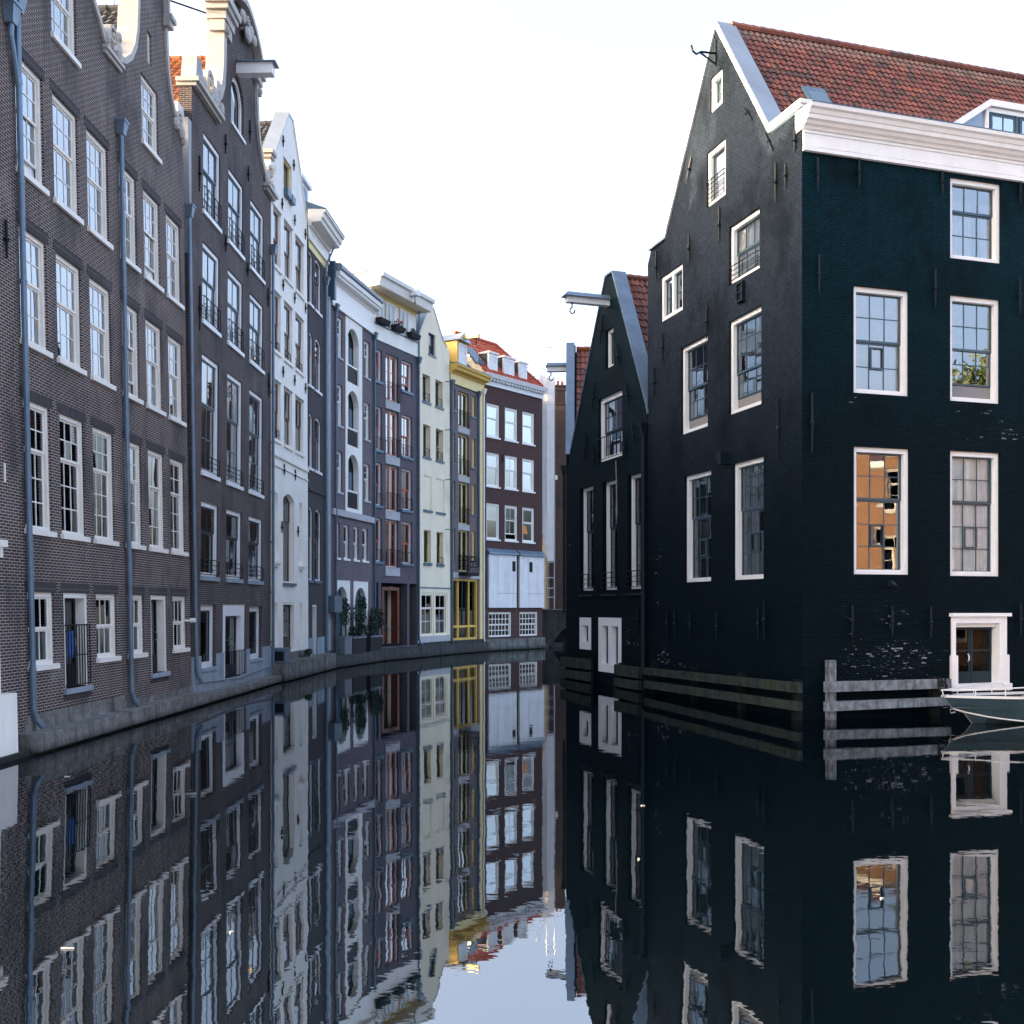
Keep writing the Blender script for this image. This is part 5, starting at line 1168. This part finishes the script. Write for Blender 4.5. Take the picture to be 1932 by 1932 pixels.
H.wall([(0.0, -0.5), (8.36, -0.5), (8.36, 10.6), (5.12, 16.68), (4.5, 16.68), (0.5, 9.9), (0.0, 9.0)], 'tar_small')
q = MB(); q.strip([(4.45, 16.7), (5.14, 16.7), (8.3, 10.75), (8.42, 10.4)], 0.09, -0.55, 0.05); q.strip([(0.5, 9.95), (4.45, 16.7)], 0.04, -0.5, 0.04); H.add('gable_coping', q, 'zinc')
q = MB(); q.box(4.62, 4.9, -0.2, 1.85, 15.42, 15.66); hb = H.add('hoist_beam', q, 'white')
q = MB(); q.hexa([(4.5, -0.1, 15.66), (5.02, -0.1, 15.66), (5.02, 2.0, 15.66), (4.5, 2.0, 15.66)], [(4.7, -0.1, 15.86), (4.82, -0.1, 15.86), (4.82, 1.8, 15.86), (4.7, 1.8, 15.86)]); H.add('beam_cap', q, 'zinc', hb)
hook = lambda u, w, z: [(u, w, z), (u, w, z - 0.18), (u, w + 0.08, z - 0.24), (u, w + 0.1, z - 0.36), (u, w, z - 0.44), (u, w - 0.1, z - 0.38), (u, w - 0.12, z - 0.28)]
q = MB(); q.tube(hook(4.76, 1.6, 15.42), 0.03, 6); H.add('hoist_hook', q, 'black_iron', hb)
for u, a, b, du in ((3.95, 14.0, 15.2, 0.35), (3.1, 11.4, 12.6, 0.3), (2.2, 9.4, 10.6, 0.25), (5.9, 12.6, 13.7, -0.3), (6.8, 10.9, 12.0, -0.35), (7.3, 9.4, 10.3, -0.2), (3.3, 9.0, 9.9, 0), (6.4, 8.9, 9.9, 0), (7.6, 2.2, 3.2, 0)): H.anchor(u, a, b, du)
H.pipe(8.25, 0.3, 9.7, mat='wall_iron', shoe=0, r=0.09)
r1 = H.tiles((8.4, -0.5, 10.6), (0, -9, 0), (-3.6, 0, 6.05), 40, 18, 'tile_old', amp=0.04, lift=0.045)
H.ridge((4.8, -0.5, 16.68), (4.8, -9.5, 16.68), 'tile_old', r1, 24, 0.13)
H.slab([(4.8, -0.4, 16.55), (4.8, -9.5, 16.55), (0.4, -9.5, 9.6), (0.4, -0.4, 9.6)], 0.1, 'tile_old')
H.body([(0.1, -0.4), (8.3, -0.4), (8.3, 10.2), (4.8, 16.2), (0.5, 9.6)], 9.4)
q = MB(); q.tube([(5.75, 0.12, 9.0), (5.82, 0.1, 6.8)], 0.02, 5); H.add('hanging_cable', q, 'rope')

# ------------------------------------------------------------------ third dark house, seen edge-on
FT = Fac((2.98, 56.5), (2.46, 47.95))
H = House('dark_house', 'dark gabled house seen edge-on with a zinc coping strip, hoist beam and old brown pantiles', 'house', FT)
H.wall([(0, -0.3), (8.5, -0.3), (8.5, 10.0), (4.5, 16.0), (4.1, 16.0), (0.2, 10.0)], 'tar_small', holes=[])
q = MB(); q.strip([(4.05, 16.05), (4.6, 16.05), (8.5, 10.05)], 0.08, -0.36, 0.04); H.add('gable_coping', q, 'zinc')
q = MB(); q.box(4.2, 4.5, -0.2, 0.98, 14.75, 15.0); hb = H.add('hoist_beam', q, 'white')
q = MB(); q.hexa([(4.1, 0.0, 15.0), (4.62, 0.0, 15.0), (4.62, 1.05, 15.0), (4.1, 1.05, 15.0)], [(4.3, 0.0, 15.18), (4.42, 0.0, 15.18), (4.42, 0.95, 15.18), (4.3, 0.95, 15.18)]); H.add('beam_cap', q, 'zinc', hb)
q = MB(); q.tube(hook(4.35, 0.8, 14.75), 0.03, 6); H.add('hoist_hook', q, 'black_iron', hb)
r1 = H.tiles((8.5, -0.45, 9.9), (0, -7, 0), (-4.15, 0, 5.85), 30, 17, 'tile_old', amp=0.04, lift=0.045)
H.ridge((4.35, -0.45, 15.85), (4.35, -7.4, 15.85), 'tile_orange', r1, 18, 0.12)
H.slab([(4.35, -0.4, 15.7), (4.35, -7.4, 15.7), (0.3, -7.4, 9.8), (0.3, -0.4, 9.8)], 0.1, 'tile_old')
H.body([(0.1, -0.3), (8.4, -0.3), (8.4, 9.6), (4.35, 15.4), (0.3, 9.6)], 7.3)
H.pipe(8.4, 2.5, 9.2, mat='wall_iron', shoe=0)

# ------------------------------------------------------------------ far end: brown house with chimney, wrapped scaffold, bridge
FB = Fac((2.95, 83.9), (9.5, 84.4))
H = House('brick_house', 'old brown brick house with a sunlit chimney behind the wrapped scaffold', 'house', FB)
H.wall([(0, 0.2), (6.5, 0.2), (6.5, 19.2), (0, 19.2)], 'brick_brown', holes=[])
H.body([(0.1, 0.2), (6.4, 0.2), (6.4, 19.1), (0.1, 19.1)], 8)
q = MB(); q.box(0.42, 1.3, -0.5, 0.1, 19.2, 20.6); q.box(0.36, 1.36, -0.56, 0.16, 20.3, 20.5); q.box(0.36, 1.36, -0.56, 0.16, 20.6, 20.72); ch = H.add('chimney', q, 'brick_brown')
q = MB(); q.tube([(0.7, -0.2, 20.7), (0.7, -0.2, 21.1)], 0.1, 8); q.tube([(1.05, -0.2, 20.7), (1.05, -0.2, 21.05)], 0.1, 8); H.add('chimney_pot', q, 'tile_orange', ch)
H.box('wall_bracket', 'pure_white', 0.42, 0.62, 0, 0.3, 13.2, 13.55)

t = thing('scaffold_tower', 'scaffold tower wrapped in white sheeting beside the russet house', 'scaffolding', (2.75, 82.3, 2.95))
O = ORG[t]
q = MB(); q.hexa([(2.72, 81.75, 6.7), (3.3, 81.8, 6.7), (3.3, 82.7, 6.7), (2.72, 82.7, 6.7)], [(2.14, 81.7, 10.4), (3.32, 81.8, 10.4), (3.32, 82.75, 10.4), (2.14, 82.7, 10.4)])
q.hexa([(2.14, 81.7, 10.4), (3.32, 81.8, 10.4), (3.32, 82.75, 10.4), (2.14, 82.7, 10.4)], [(2.12, 81.7, 21.1), (3.3, 81.8, 20.7), (3.3, 82.75, 20.7), (2.12, 82.7, 21.1)])
q.box(2.68, 2.71, 81.66, 81.72, 10.4, 20.85); q.build('sheeting', 'sheet_white', t, WORLD, O)
q = MB()
for x in (2.68, 3.28):
    for y in (81.8, 82.6): q.tube([(x, y, 2.95), (x, y, 23.6 if y < 82 else 20.5)], 0.04, 6)
for z in (3.9, 4.6, 5.4, 6.6, 23.2): q.tube([(2.68, 81.8, z), (3.28, 81.8, z)], 0.035, 6)
for z in (4.6, 5.4, 6.6): q.tube([(2.2, 81.8, z), (2.68, 81.8, z)], 0.03, 6)
q.tube([(1.9, 81.8, 22.0), (1.9, 81.8, 23.2)], 0.02, 5); q.tube([(1.9, 81.8, 22.6), (2.6, 81.8, 21.2)], 0.03, 5); q.tube([(0.2, 82.2, 20.8), (2.1, 82.2, 21.1)], 0.03, 5); q.tube([(1.2, 82.2, 21), (1.2, 82.2, 21.9)], 0.02, 5); q.tube([(0.2, 82.2, 21.6), (2.1, 82.2, 21.9)], 0.02, 5)
q.build('scaffold_tubes', 'steel', t, WORLD, O)
q = MB(); q.box(0.5, 2.1, 82.0, 82.3, 20.3, 20.75); q.build('scaffold_board', 'dark_sash', t, WORLD, O)

FBR = Fac((2.28, 82.6), (9.5, 82.9))
H = House('bridge', 'dark stone arched bridge at the far end of the canal', 'bridge', FBR)
H.wall([(-0.3, -0.6), (7.2, -0.6), (7.2, 2.9), (-0.3, 2.9)], 'quay_dark', thick=1.2, reveal=1.1, holes=[rect(0.9, 5.8, -0.55, 2.0, 1.9)], name='arch_wall')
q = MB(); q.box(-0.3, 7.2, -1.3, 0.1, 2.9, 3.0); H.add('deck', q, 'quay_stone')
H.box('dark_passage', 'dark_room', -0.3, 7.2, -1.35, -1.25, -0.6, 2.85)

# ------------------------------------------------------------------ quay walls under the houses
def quay(label, fac, u0, u1, w, top, mat, lip=0.0, group='stone quay ledges along the house fronts'):
    o = fac.P((u0 + u1) / 2, w / 2, 0)
    q = MB(); n = max(1, int((u1 - u0) / 2.2)); prev = 0
    for i in range(n):
        a = u0 + (u1 - u0) * i / n; b = u0 + (u1 - u0) * (i + 1) / n; d = random.uniform(-0.025, 0.025); h = random.uniform(-0.02, 0.02)
        q.box(a + 0.006, b - 0.006, -0.3, w + d, 0.06, top + h)
    q.box(u0 + 0.05, u1 - 0.05, -0.3, w - 0.14, -0.8, 0.061)
    return tag(q.build('quay_ledge', mat, None, fac, o), label, 'quay wall', group)
quay('pale weathered stone ledge below the twin bell-gabled brick house', F1, -0.35, 11.3, 0.5, 0.44, 'quay_stone')
quay('low green-stained ledge below the house with the neck gable', F2, 0.0, 10.0, 0.5, 0.33, 'quay_stone')
quay('tall stained concrete ledge under the white house and its slate neighbour', F3, -0.05, 9.6, 0.62, 0.82, 'concrete')
quay('dark wet ledge carrying the planters below the arched loggias', F5, -0.9, 6.35, 0.6, 0.66, 'quay_dark')
quay('dark ledge below the purple house with orange windows', F6, 0.0, 5.2, 0.5, 0.72, 'quay_dark')
quay('dark ledge below the cream gabled house', F7, 0.0, 4.75, 0.45, 0.7, 'quay_dark')
quay('dark ledge below the yellow-trimmed house', F8, 0.0, 4.6, 0.45, 0.68, 'quay_dark')
quay('mottled grey ledge below the russet house', F9, 0.0, 7.0, 0.3, 0.85, 'concrete')
q = MB(); q.box(0.1, F0.L, -0.3, 0.3, -0.6, 0.12); tag(q.build('quay_ledge', 'quay_dark', None, F0, F0.P(6, 0, 0)), 'mossy dark footing at the waterline under the white plinth', 'quay wall', 'stone quay ledges along the house fronts')

# ------------------------------------------------------------------ timber fenders along the dark houses
def fender(label, fac, u0, u1, ups, los, w, mat, posts, tall=None):
    root = thing('timber_fender', label, 'fender', fac.P((u0 + u1) / 2, w, 0), 'timber fenders along the dark houses')
    o = ORG[root]
    for (a, b, c, d) in (ups, los):             # left bottom, left top, right bottom, right top
        q = MB(); q.hexa([(u0, w - 0.1, a), (u1, w - 0.1, c), (u1, w + 0.06, c), (u0, w + 0.06, a)], [(u0, w - 0.1, b), (u1, w - 0.1, d), (u1, w + 0.06, d), (u0, w + 0.06, b)])
        for p in posts: q.tube([(p, w + 0.06, (a + b) / 2), (p, w + 0.075, (a + b) / 2)], 0.035, 8)
        q.build('beam', mat, root, fac, o)
    for p in posts:
        q = MB(); q.box(p - 0.11, p + 0.11, w - 0.32, w - 0.1, -0.6, tall[1] if tall and p == tall[0] else max(ups[1], ups[3]) + 0.06); q.build('post', mat if tall and p == tall[0] else 'wood_dark', root, fac, o)
    return root
fender('grey weathered timber fender along the front wall beside the boat', FF, 0.55, 4.72, (0.80, 1.09, 0.82, 1.09), (0.26, 0.53, 0.32, 0.56), 0.32, 'wood_grey', (0.86, 4.35), (0.86, 1.68))
fender('long mossy timber fender below the gable of the corner house', FG, 0.45, 10.75, (0.68, 0.93, 0.80, 1.08), (0.18, 0.46, 0.30, 0.55), 0.3, 'wood_mossy', (0.8, 4.0, 7.2, 10.3))
fender('short green-stained fender right of the white water door', FS, 6.1, 8.3, (0.50, 0.92, 0.50, 0.90), (0.06, 0.38, 0.06, 0.40), 0.3, 'wood_mossy', (6.3, 8.1))
fender('short dark fender left of the white water door', FS, 0.2, 3.4, (0.52, 0.95, 0.56, 0.98), (0.06, 0.40, 0.06, 0.44), 0.3, 'wood_mossy', (0.5, 3.1))
q = MB(); rp = [(4.36, 0.40, 1.12), (4.30, 0.42, 0.92), (4.42, 0.42, 0.86), (4.33, 0.41, 1.12), (4.55, 0.42, 0.9), (4.5, 0.45, 0.8), (4.2, 1.2, 0.72), (3.6, 1.9, 0.76), (3.28, 2.05, 0.8)]
q.tube(rp, 0.02, 6); q.tube([(4.25, 0.4, 1.11), (4.27, 0.42, 0.75)], 0.025, 6); q.tube([(4.5, 0.4, 1.11), (4.5, 0.42, 0.78)], 0.025, 6)
tag(q.build('mooring_rope', 'black_iron', None, FF, FF.P(4.3, 0.4, 0.8)), 'dark mooring rope knotted round the grey fender', 'rope')

# ------------------------------------------------------------------ boat
root = thing('motor_boat', 'grey-blue aluminium open boat with white gunwale moored by the fender', 'boat', FF.P(5.6, 2.05, 0)); o = ORG[root]
ST = []                                          # stations: u, gunwale half width, gunwale z, chine half width, chine z, keel z
for i in range(15):
    t = i / 14; u = 3.08 + 5.3 * t
    g = 0.84 * (1 - (1 - min(1, t / 0.62)) ** 2.2); c = 0.72 * (1 - (1 - min(1, max(0, t - 0.045) / 0.66)) ** 1.7)
    ST.append((u, g + 0.012, 0.76 - 0.05 * min(1, t * 2), c, 0.42 - 0.40 * min(1, t / 0.5) ** 0.7, (0.46 - 2.9 * (t - 0.02)) if t < 0.13 else -0.2))
def rib(s):
    u, g, gz, c, cz, kz = s
    k = 0.9 * max(0.0, 1 - (u - 3.08) / 1.3); kz = min(kz, cz - 0.02)
    m = (g * 0.5 + c * 0.5 + 0.015, (gz + cz) / 2)
    return [(u + k * (0.76 - z), 2.05 + w, z) for w, z in ((g, gz), (m[0], m[1]), (c, cz), (0, kz), (-c, cz), (-m[0], m[1]), (-g, gz))]
q = MB()
for a, b in zip(ST, ST[1:]):
    ra, rb_ = rib(a), rib(b)
    for k in range(6): q.face([ra[k], rb_[k], rb_[k + 1], ra[k + 1]], smooth=True)
q.face(rib(ST[-1])); hull = q.build('hull', 'boat_hull', root, FF, o)
q = MB()
for a, b in zip(ST, ST[1:]):
    for sg in (1, -1):
        q.hexa([(a[0], 2.05 + sg * (a[1] - 0.1), a[2] - 0.03), (b[0], 2.05 + sg * (b[1] - 0.1), b[2] - 0.03), (b[0], 2.05 + sg * (b[1] + 0.03), b[2] - 0.03), (a[0], 2.05 + sg * (a[1] + 0.03), a[2] - 0.03)],
               [(a[0], 2.05 + sg * (a[1] - 0.1), a[2] + 0.035), (b[0], 2.05 + sg * (b[1] - 0.1), b[2] + 0.035), (b[0], 2.05 + sg * (b[1] + 0.03), b[2] + 0.035), (a[0], 2.05 + sg * (a[1] + 0.03), a[2] + 0.035)])
q.build('gunwale', 'boat_white', root, FF, o)
q = MB(); q.face([(s[0], 2.05 + s[1] - 0.08, 0.45) for s in ST] + [(s[0], 2.05 - s[1] + 0.08, 0.45) for s in ST[::-1]]); q.box(4.6, 4.9, 1.65, 2.45, 0.45, 0.66); q.box(6.2, 6.6, 1.5, 2.6, 0.45, 0.66); q.build('deck', 'boat_inside', root, FF, o)
q = MB()
for sg in (1, -1): q.tube([(rib(s)[2][0], 2.05 + sg * (s[3] + 0.02), s[4]) for s in ST], 0.022, 6)
q.build('chine_rail', 'boat_white', root, FF, o)
q = MB(); q.tube([(3.08, 2.05, 0.76)] + [rib(s)[3] for s in ST[:4]], 0.018, 6); hs = q.build('stem_bar', 'wood_grey', root, FF, o)
q = MB(); q.tube([(3.42, 2.05, 0.42), (3.30, 2.05, 0.40), (3.32, 2.05, 0.30), (3.46, 2.05, 0.32)], 0.018, 6); q.build('bow_eye', 'steel', root, FF, o)
q = MB()
for sg in (1, -1):
    P_ = [(3.02, 2.05, 0.93)] + [(s[0], 2.05 + sg * (s[1] - 0.03), 0.93 + min(0.09, 0.1 * i / 6)) for i, s in enumerate(ST[1:8])] + [(5.95, 2.05 + sg * 0.78, 0.8)]
    q.tube(P_, 0.02, 6)
    for s in (ST[2], ST[4], ST[6]): q.tube([(s[0], 2.05 + sg * (s[1] - 0.03), s[2]), (s[0], 2.05 + sg * (s[1] - 0.03), 0.98)], 0.014, 5)
q.tube([(3.1, 2.05, 0.74), (3.04, 2.05, 0.93)], 0.016, 5); q.build('bow_rail', 'boat_white', root, FF, o)
q = MB()
for u in (5.05, 5.3, 5.75): q.tube([(u, 2.86, 1.02), (u + 0.06, 2.92, 0.86), (u + 0.14, 2.9, 0.72)], 0.018, 5)
q.build('lashing', 'black_iron', root, FF, o)

# ------------------------------------------------------------------ small things on the ledges
def box_thing(name, label, cat, fac, u0, u1, w0, w1, z0, z1, mat, extra=None, group=None):
    o = fac.P((u0 + u1) / 2, (w0 + w1) / 2, z0)
    t = thing(name, label, cat, o, group)
    q = MB(); q.box(u0, u1, w0, w1, z0, z1); q.box(u0 - 0.03, u1 + 0.03, w0 - 0.03, w1 + 0.03, z1 - 0.05, z1 + 0.01); q.build('casing', mat, t, fac, o)
    return t, o
t, o = box_thing('metal_cabinet', 'blue-grey metal cabinet with dark opening on the concrete ledge', 'cabinet', F3, 0.1, 0.95, 0.08, 0.58, 0.83, 1.42, 'blue_box')
q = MB(); q.box(0.085, 0.1, 0.14, 0.52, 0.9, 1.3); q.build('dark_opening', 'black_iron', t, F3, o)
q = MB(); q.box(0.06, 0.12, 0.0, 0.62, 1.3, 1.38); q.build('hood_lip', 'blue_box', t, F3, o)
def planter(label, u0, u1, w0, w1, z1, mat):
    o = F5.P((u0 + u1) / 2, (w0 + w1) / 2, 0.66)
    t = thing('planter', label, 'planter', o, 'planters on the ledge of the mauve house')
    q = MB(); q.ring(rect(0, 1, 0, 1), rect(0.1, 0.9, 0.1, 0.9), 0, 0.01) if 0 else None
    n = max(3, int((u1 - u0) / 0.16))
    for i in range(n):
        a = u0 + (u1 - u0) * i / n; q.box(a + 0.004, a + (u1 - u0) / n - 0.004, w1 - 0.03, w1, 0.66, z1)
    q.box(u0, u0 + 0.03, w0, w1 - 0.031, 0.66, z1); q.box(u1 - 0.03, u1, w0, w1 - 0.031, 0.66, z1); q.box(u0 + 0.031, u1 - 0.031, w0, w0 + 0.03, 0.66, z1); q.build('slatted_box', mat, t, F5, o)
    q = MB(); q.box(u0 + 0.03, u1 - 0.03, w0 + 0.03, w1 - 0.03, z1 - 0.12, z1 - 0.06); q.build('soil', 'planter', t, F5, o)
    q = MB(); q.box(u0 - 0.03, u1 + 0.03, w1, w1 + 0.03, z1 - 0.1, z1); q.build('rim_board', 'wood_grey', t, F5, o)
planter('grey slatted planter at the left end of the planter row', 0.45, 1.5, 0.15, 0.55, 1.62, 'planter_box_grey')
planter('broad black planter in the middle of the planter row', 1.6, 3.6, 0.15, 0.57, 1.56, 'planter')
planter('black planter at the right end beside the purple house', 4.3, 6.2, 0.15, 0.57, 1.54, 'planter')
def bush(label, fac, c, r, n, size, name='potted_shrub', group='shrubs in the planters', stem=None, cat='plant'):
    o = fac.P(c[0], c[1], c[2] - r[2])
    t = thing(name, label, cat, o, group)
    q = MB()
    for _ in range(5):
        cc = (c[0] + random.uniform(-.5, .5) * r[0], c[1] + random.uniform(-.4, .4) * r[1], c[2] + random.uniform(-.5, .5) * r[2])
        q.leaves(cc, [x * 0.62 for x in r], n // 5, size)
    q.build('foliage', 'leaf_dark', t, fac, o)
    q = MB(); zb = c[2] - r[2] if stem is None else stem
    for _ in range(4): q.tube([(c[0], c[1], zb), (c[0] + random.uniform(-.6, .6) * r[0], c[1] + random.uniform(-.4, .4) * r[1], c[2] + r[2] * random.uniform(0, 0.7))], [0.025, 0.008], 5)
    q.build('stem', 'trunk', t, fac, o)
bush('low dense green shrub in the middle planter, left half', F5, (2.1, 0.38, 1.85), (0.55, 0.3, 0.36), 420, 0.09)
bush('low dense green shrub in the middle planter, right half', F5, (3.2, 0.38, 1.85), (0.6, 0.3, 0.36), 420, 0.09)
bush('dense green shrub spilling over the right planter', F5, (4.85, 0.38, 1.85), (0.65, 0.32, 0.42), 480, 0.09)
bush('tall wispy olive-like shrub in the left planter before the white arch', F5, (1.0, 0.38, 2.5), (0.5, 0.3, 0.85), 240, 0.08, stem=1.6)
bush('tall airy dark shrub between the two white arches', F5, (3.0, 0.4, 2.75), (0.62, 0.32, 0.75), 420, 0.085, stem=1.6)
bush('tallest dark bushy shrub beside the porch of the purple house', F5, (5.7, 0.42, 2.7), (0.8, 0.36, 0.95), 800, 0.09, stem=1.6)
bush('hanging fern basket inside the left white arch', F5, (1.45, 0.05, 3.35), (0.62, 0.28, 0.38), 420, 0.1, 'hanging_basket', 'hanging plants in the white arches')
bush('hanging fern basket inside the right white arch', F5, (4.35, 0.05, 3.35), (0.62, 0.28, 0.38), 420, 0.1, 'hanging_basket', 'hanging plants in the white arches')
bush('small ragged weeds on the concrete ledge below the white house', F3, (5.3, 0.3, 1.05), (0.6, 0.2, 0.22), 160, 0.08, 'weeds', None, cat='weeds')
for k, (u, lab) in enumerate(((0.65, 'dark window box at the left roof window, without flowers'), (2.4, 'dark window box with red flowers below the middle roof window'), (4.3, 'dark window box with sparse plants at the right roof window'))):
    o = F6.P(u, 0.25, 19.75)
    t = thing('window_box', lab, 'window box', o, 'window boxes on the white roof storey')
    q = MB(); q.hexa([(u - 0.5, 0.1, 19.78), (u + 0.5, 0.1, 19.78), (u + 0.5, 0.4, 19.78), (u - 0.5, 0.4, 19.78)], [(u - 0.58, 0.06, 20.06), (u + 0.58, 0.06, 20.06), (u + 0.58, 0.46, 20.06), (u - 0.58, 0.46, 20.06)]); q.build('trough', 'planter', t, F6, o)
    if k:
        q = MB(); q.leaves((u, 0.26, 20.18), (0.45, 0.16, 0.2), 110, 0.06); q.build('foliage', 'leaf_dark', t, F6, o)
    if k == 1:
        q = MB()
        for _ in range(14): q.blob((u + random.uniform(-.4, .4), 0.26 + random.uniform(-.1, .15), 20.2 + random.uniform(-.05, .28)), (0.05, 0.05, 0.05), 6, 4)
        q.build('flower', 'flower_red', t, F6, o)
q = MB()
for a in range(7):
    an = R(a * 51.4); q.tube([(3.1, -0.2, 13.6), (3.1 + 0.3 * math.cos(an), -0.12, 13.6 + 0.3 * math.sin(an))], [0.05, 0.015], 5)
q.blob((3.1, -0.15, 13.6), (0.12, 0.08, 0.12)); q.tube([(3.1, -0.2, 12.74), (3.1, -0.2, 13.5)], 0.02, 5)
tag(q.build('star_ornament', 'wicker', None, F7, F7.P(3.1, -0.2, 12.74)), 'gilded star ornament standing in a window of the cream house', 'ornament')
q = MB()
for i in range(5):
    a = 2.55 + i * 0.07; q.face([(a, -0.14 + 0.02 * (i % 2), 1.95), (a + 0.07, -0.14 + 0.02 * ((i + 1) % 2), 1.95 + 0.02), (a + 0.07, -0.14 + 0.02 * ((i + 1) % 2), 2.6), (a, -0.14 + 0.02 * (i % 2), 2.6)], smooth=True)
tag(q.build('hanging_cloth', 'blue_cloth', None, F1, F1.P(2.7, -0.14, 2.6)), 'bright blue cloth hanging behind the gate of the dark doorway', 'cloth')
q = MB(); q.tube([(4.98, -0.3, 8.6), (4.98, -0.3, 9.2)], [0.34, 0.22], 12); q.tube([(4.98, -0.3, 8.1), (4.98, -0.3, 8.6)], 0.05, 6)
tag(q.build('table_lamp', 'orange_vase', None, F9, F9.P(4.98, -0.3, 8.1)), 'orange lamp standing in a window of the russet house', 'lamp')
q = MB(); q.box(4.0, 4.5, -0.27, -0.26, 5.0, 5.5) if 0 else q.box(4.2, 4.72, -0.20, -0.19, 4.98, 5.75); tag(q.build('paper_notice', 'litter', None, F1, F1.P(4.4, -0.2, 5.0)), 'white paper sheet stuck inside a window behind red curtains', 'notice')
# litter floating on the water
def litter(label, x, y, l, w, rz):
    q = MB(); c, s_ = math.cos(rz), math.sin(rz)
    P_ = lambda a, b, z: (x + a * c - b * s_, y + a * s_ + b * c, z)
    q.hexa([P_(-l, -w, 0.002), P_(l, -w, 0.002), P_(l, w, 0.002), P_(-l, w, 0.002)], [P_(-l, -w, 0.012), P_(l, -w, 0.014), P_(l, w, 0.012), P_(-l, w, 0.016)])
    tag(q.build('floating_litter', 'litter', None, WORLD, (x, y, 0)), label, 'litter', 'litter floating on the canal')
litter('flat white strip of litter floating on the canal near the left edge', -4.15, 9.9, 0.06, 0.008, 0.1)
litter('small white scrap floating left of the sky reflection', -2.75, 10.4, 0.02, 0.012, 0.8)
litter('tiny pale scrap floating before the dark corner house', 4.05, 11.6, 0.02, 0.01, 0.4)
litter('small pale leaf floating in the middle of the canal', 1.6, 13.4, 0.025, 0.012, 1.4)
litter('pale speck floating before the small dark house', 2.1, 17.0, 0.03, 0.014, 0.2)
litter('pale scrap floating close to the twin-gabled house', -8.35, 19.9, 0.05, 0.02, 0.3)

# ------------------------------------------------------------------ across the side canal, out of the picture but seen in the window panes
FO = Fac((36.1, 22.9), (21.5, 4.0))
H = House('brick_house', 'sunlit orange brick house across the side canal, seen only in window reflections', 'house', FO)
for u0 in (1.5, 4.5, 7.5, 10.5, 13.5, 16.5, 19.5):
    for z0, z1 in ((1.5, 3.6), (5.0, 7.2), (8.4, 10.4)):
        H.window(u0, u0 + 1.3, z0, z1, frame='stone_white', sash='stone_white', cols=2, rt=1, rb=2, setb=0.08, split=0.6, sill=('stone_white', 0.08, 0.12), glass='glass_dark')
H.wall([(0, 0.2), (FO.L, 0.2), (FO.L, 11.4), (0, 11.4)], 'brick_orange')
H.body([(0, 0.2), (FO.L, 0.2), (FO.L, 11.2), (0, 11.2)], 9)
q = MB(); q.extr_u([(0, 11.0), (0.3, 11.1), (0.35, 11.35), (0, 11.45)], -0.1, FO.L + 0.1); H.add('cornice', q, 'cream')
H.slab([(0, 0, 11.4), (FO.L, 0, 11.4), (FO.L, -5, 13.2), (0, -5, 13.2)], 0.15, 'tile_red')
for x, y, lab in ((41.0, 15.5, 'yellow-green tree behind the orange house, left crown'), (31, -3.0, 'yellow-green tree behind the orange house, right crown')):
    t = thing('leafy_tree', lab, 'tree', (x, y, 0.35), 'trees behind the orange house')
    q = MB(); q.tube([(x, y, 0.35), (x + .2, y, 6), (x, y + .3, 11)], [0.35, 0.25, 0.1], 8)
    for _ in range(6): q.tube([(x, y, random.uniform(7, 11)), (x + random.uniform(-3, 3), y + random.uniform(-3, 3), random.uniform(12, 17))], [0.12, 0.03], 5)
    q.build('trunk', 'trunk', t, WORLD, (x, y, 0.35))
    q = MB()
    for _ in range(14): q.leaves((x + random.uniform(-2.6, 2.6), y + random.uniform(-2.6, 2.6), 14 + random.uniform(-3, 3.2)), (1.6, 1.6, 1.3), 260, 0.22)
    q.build('crown', 'leaf_tree', t, WORLD, (x, y, 0.35))
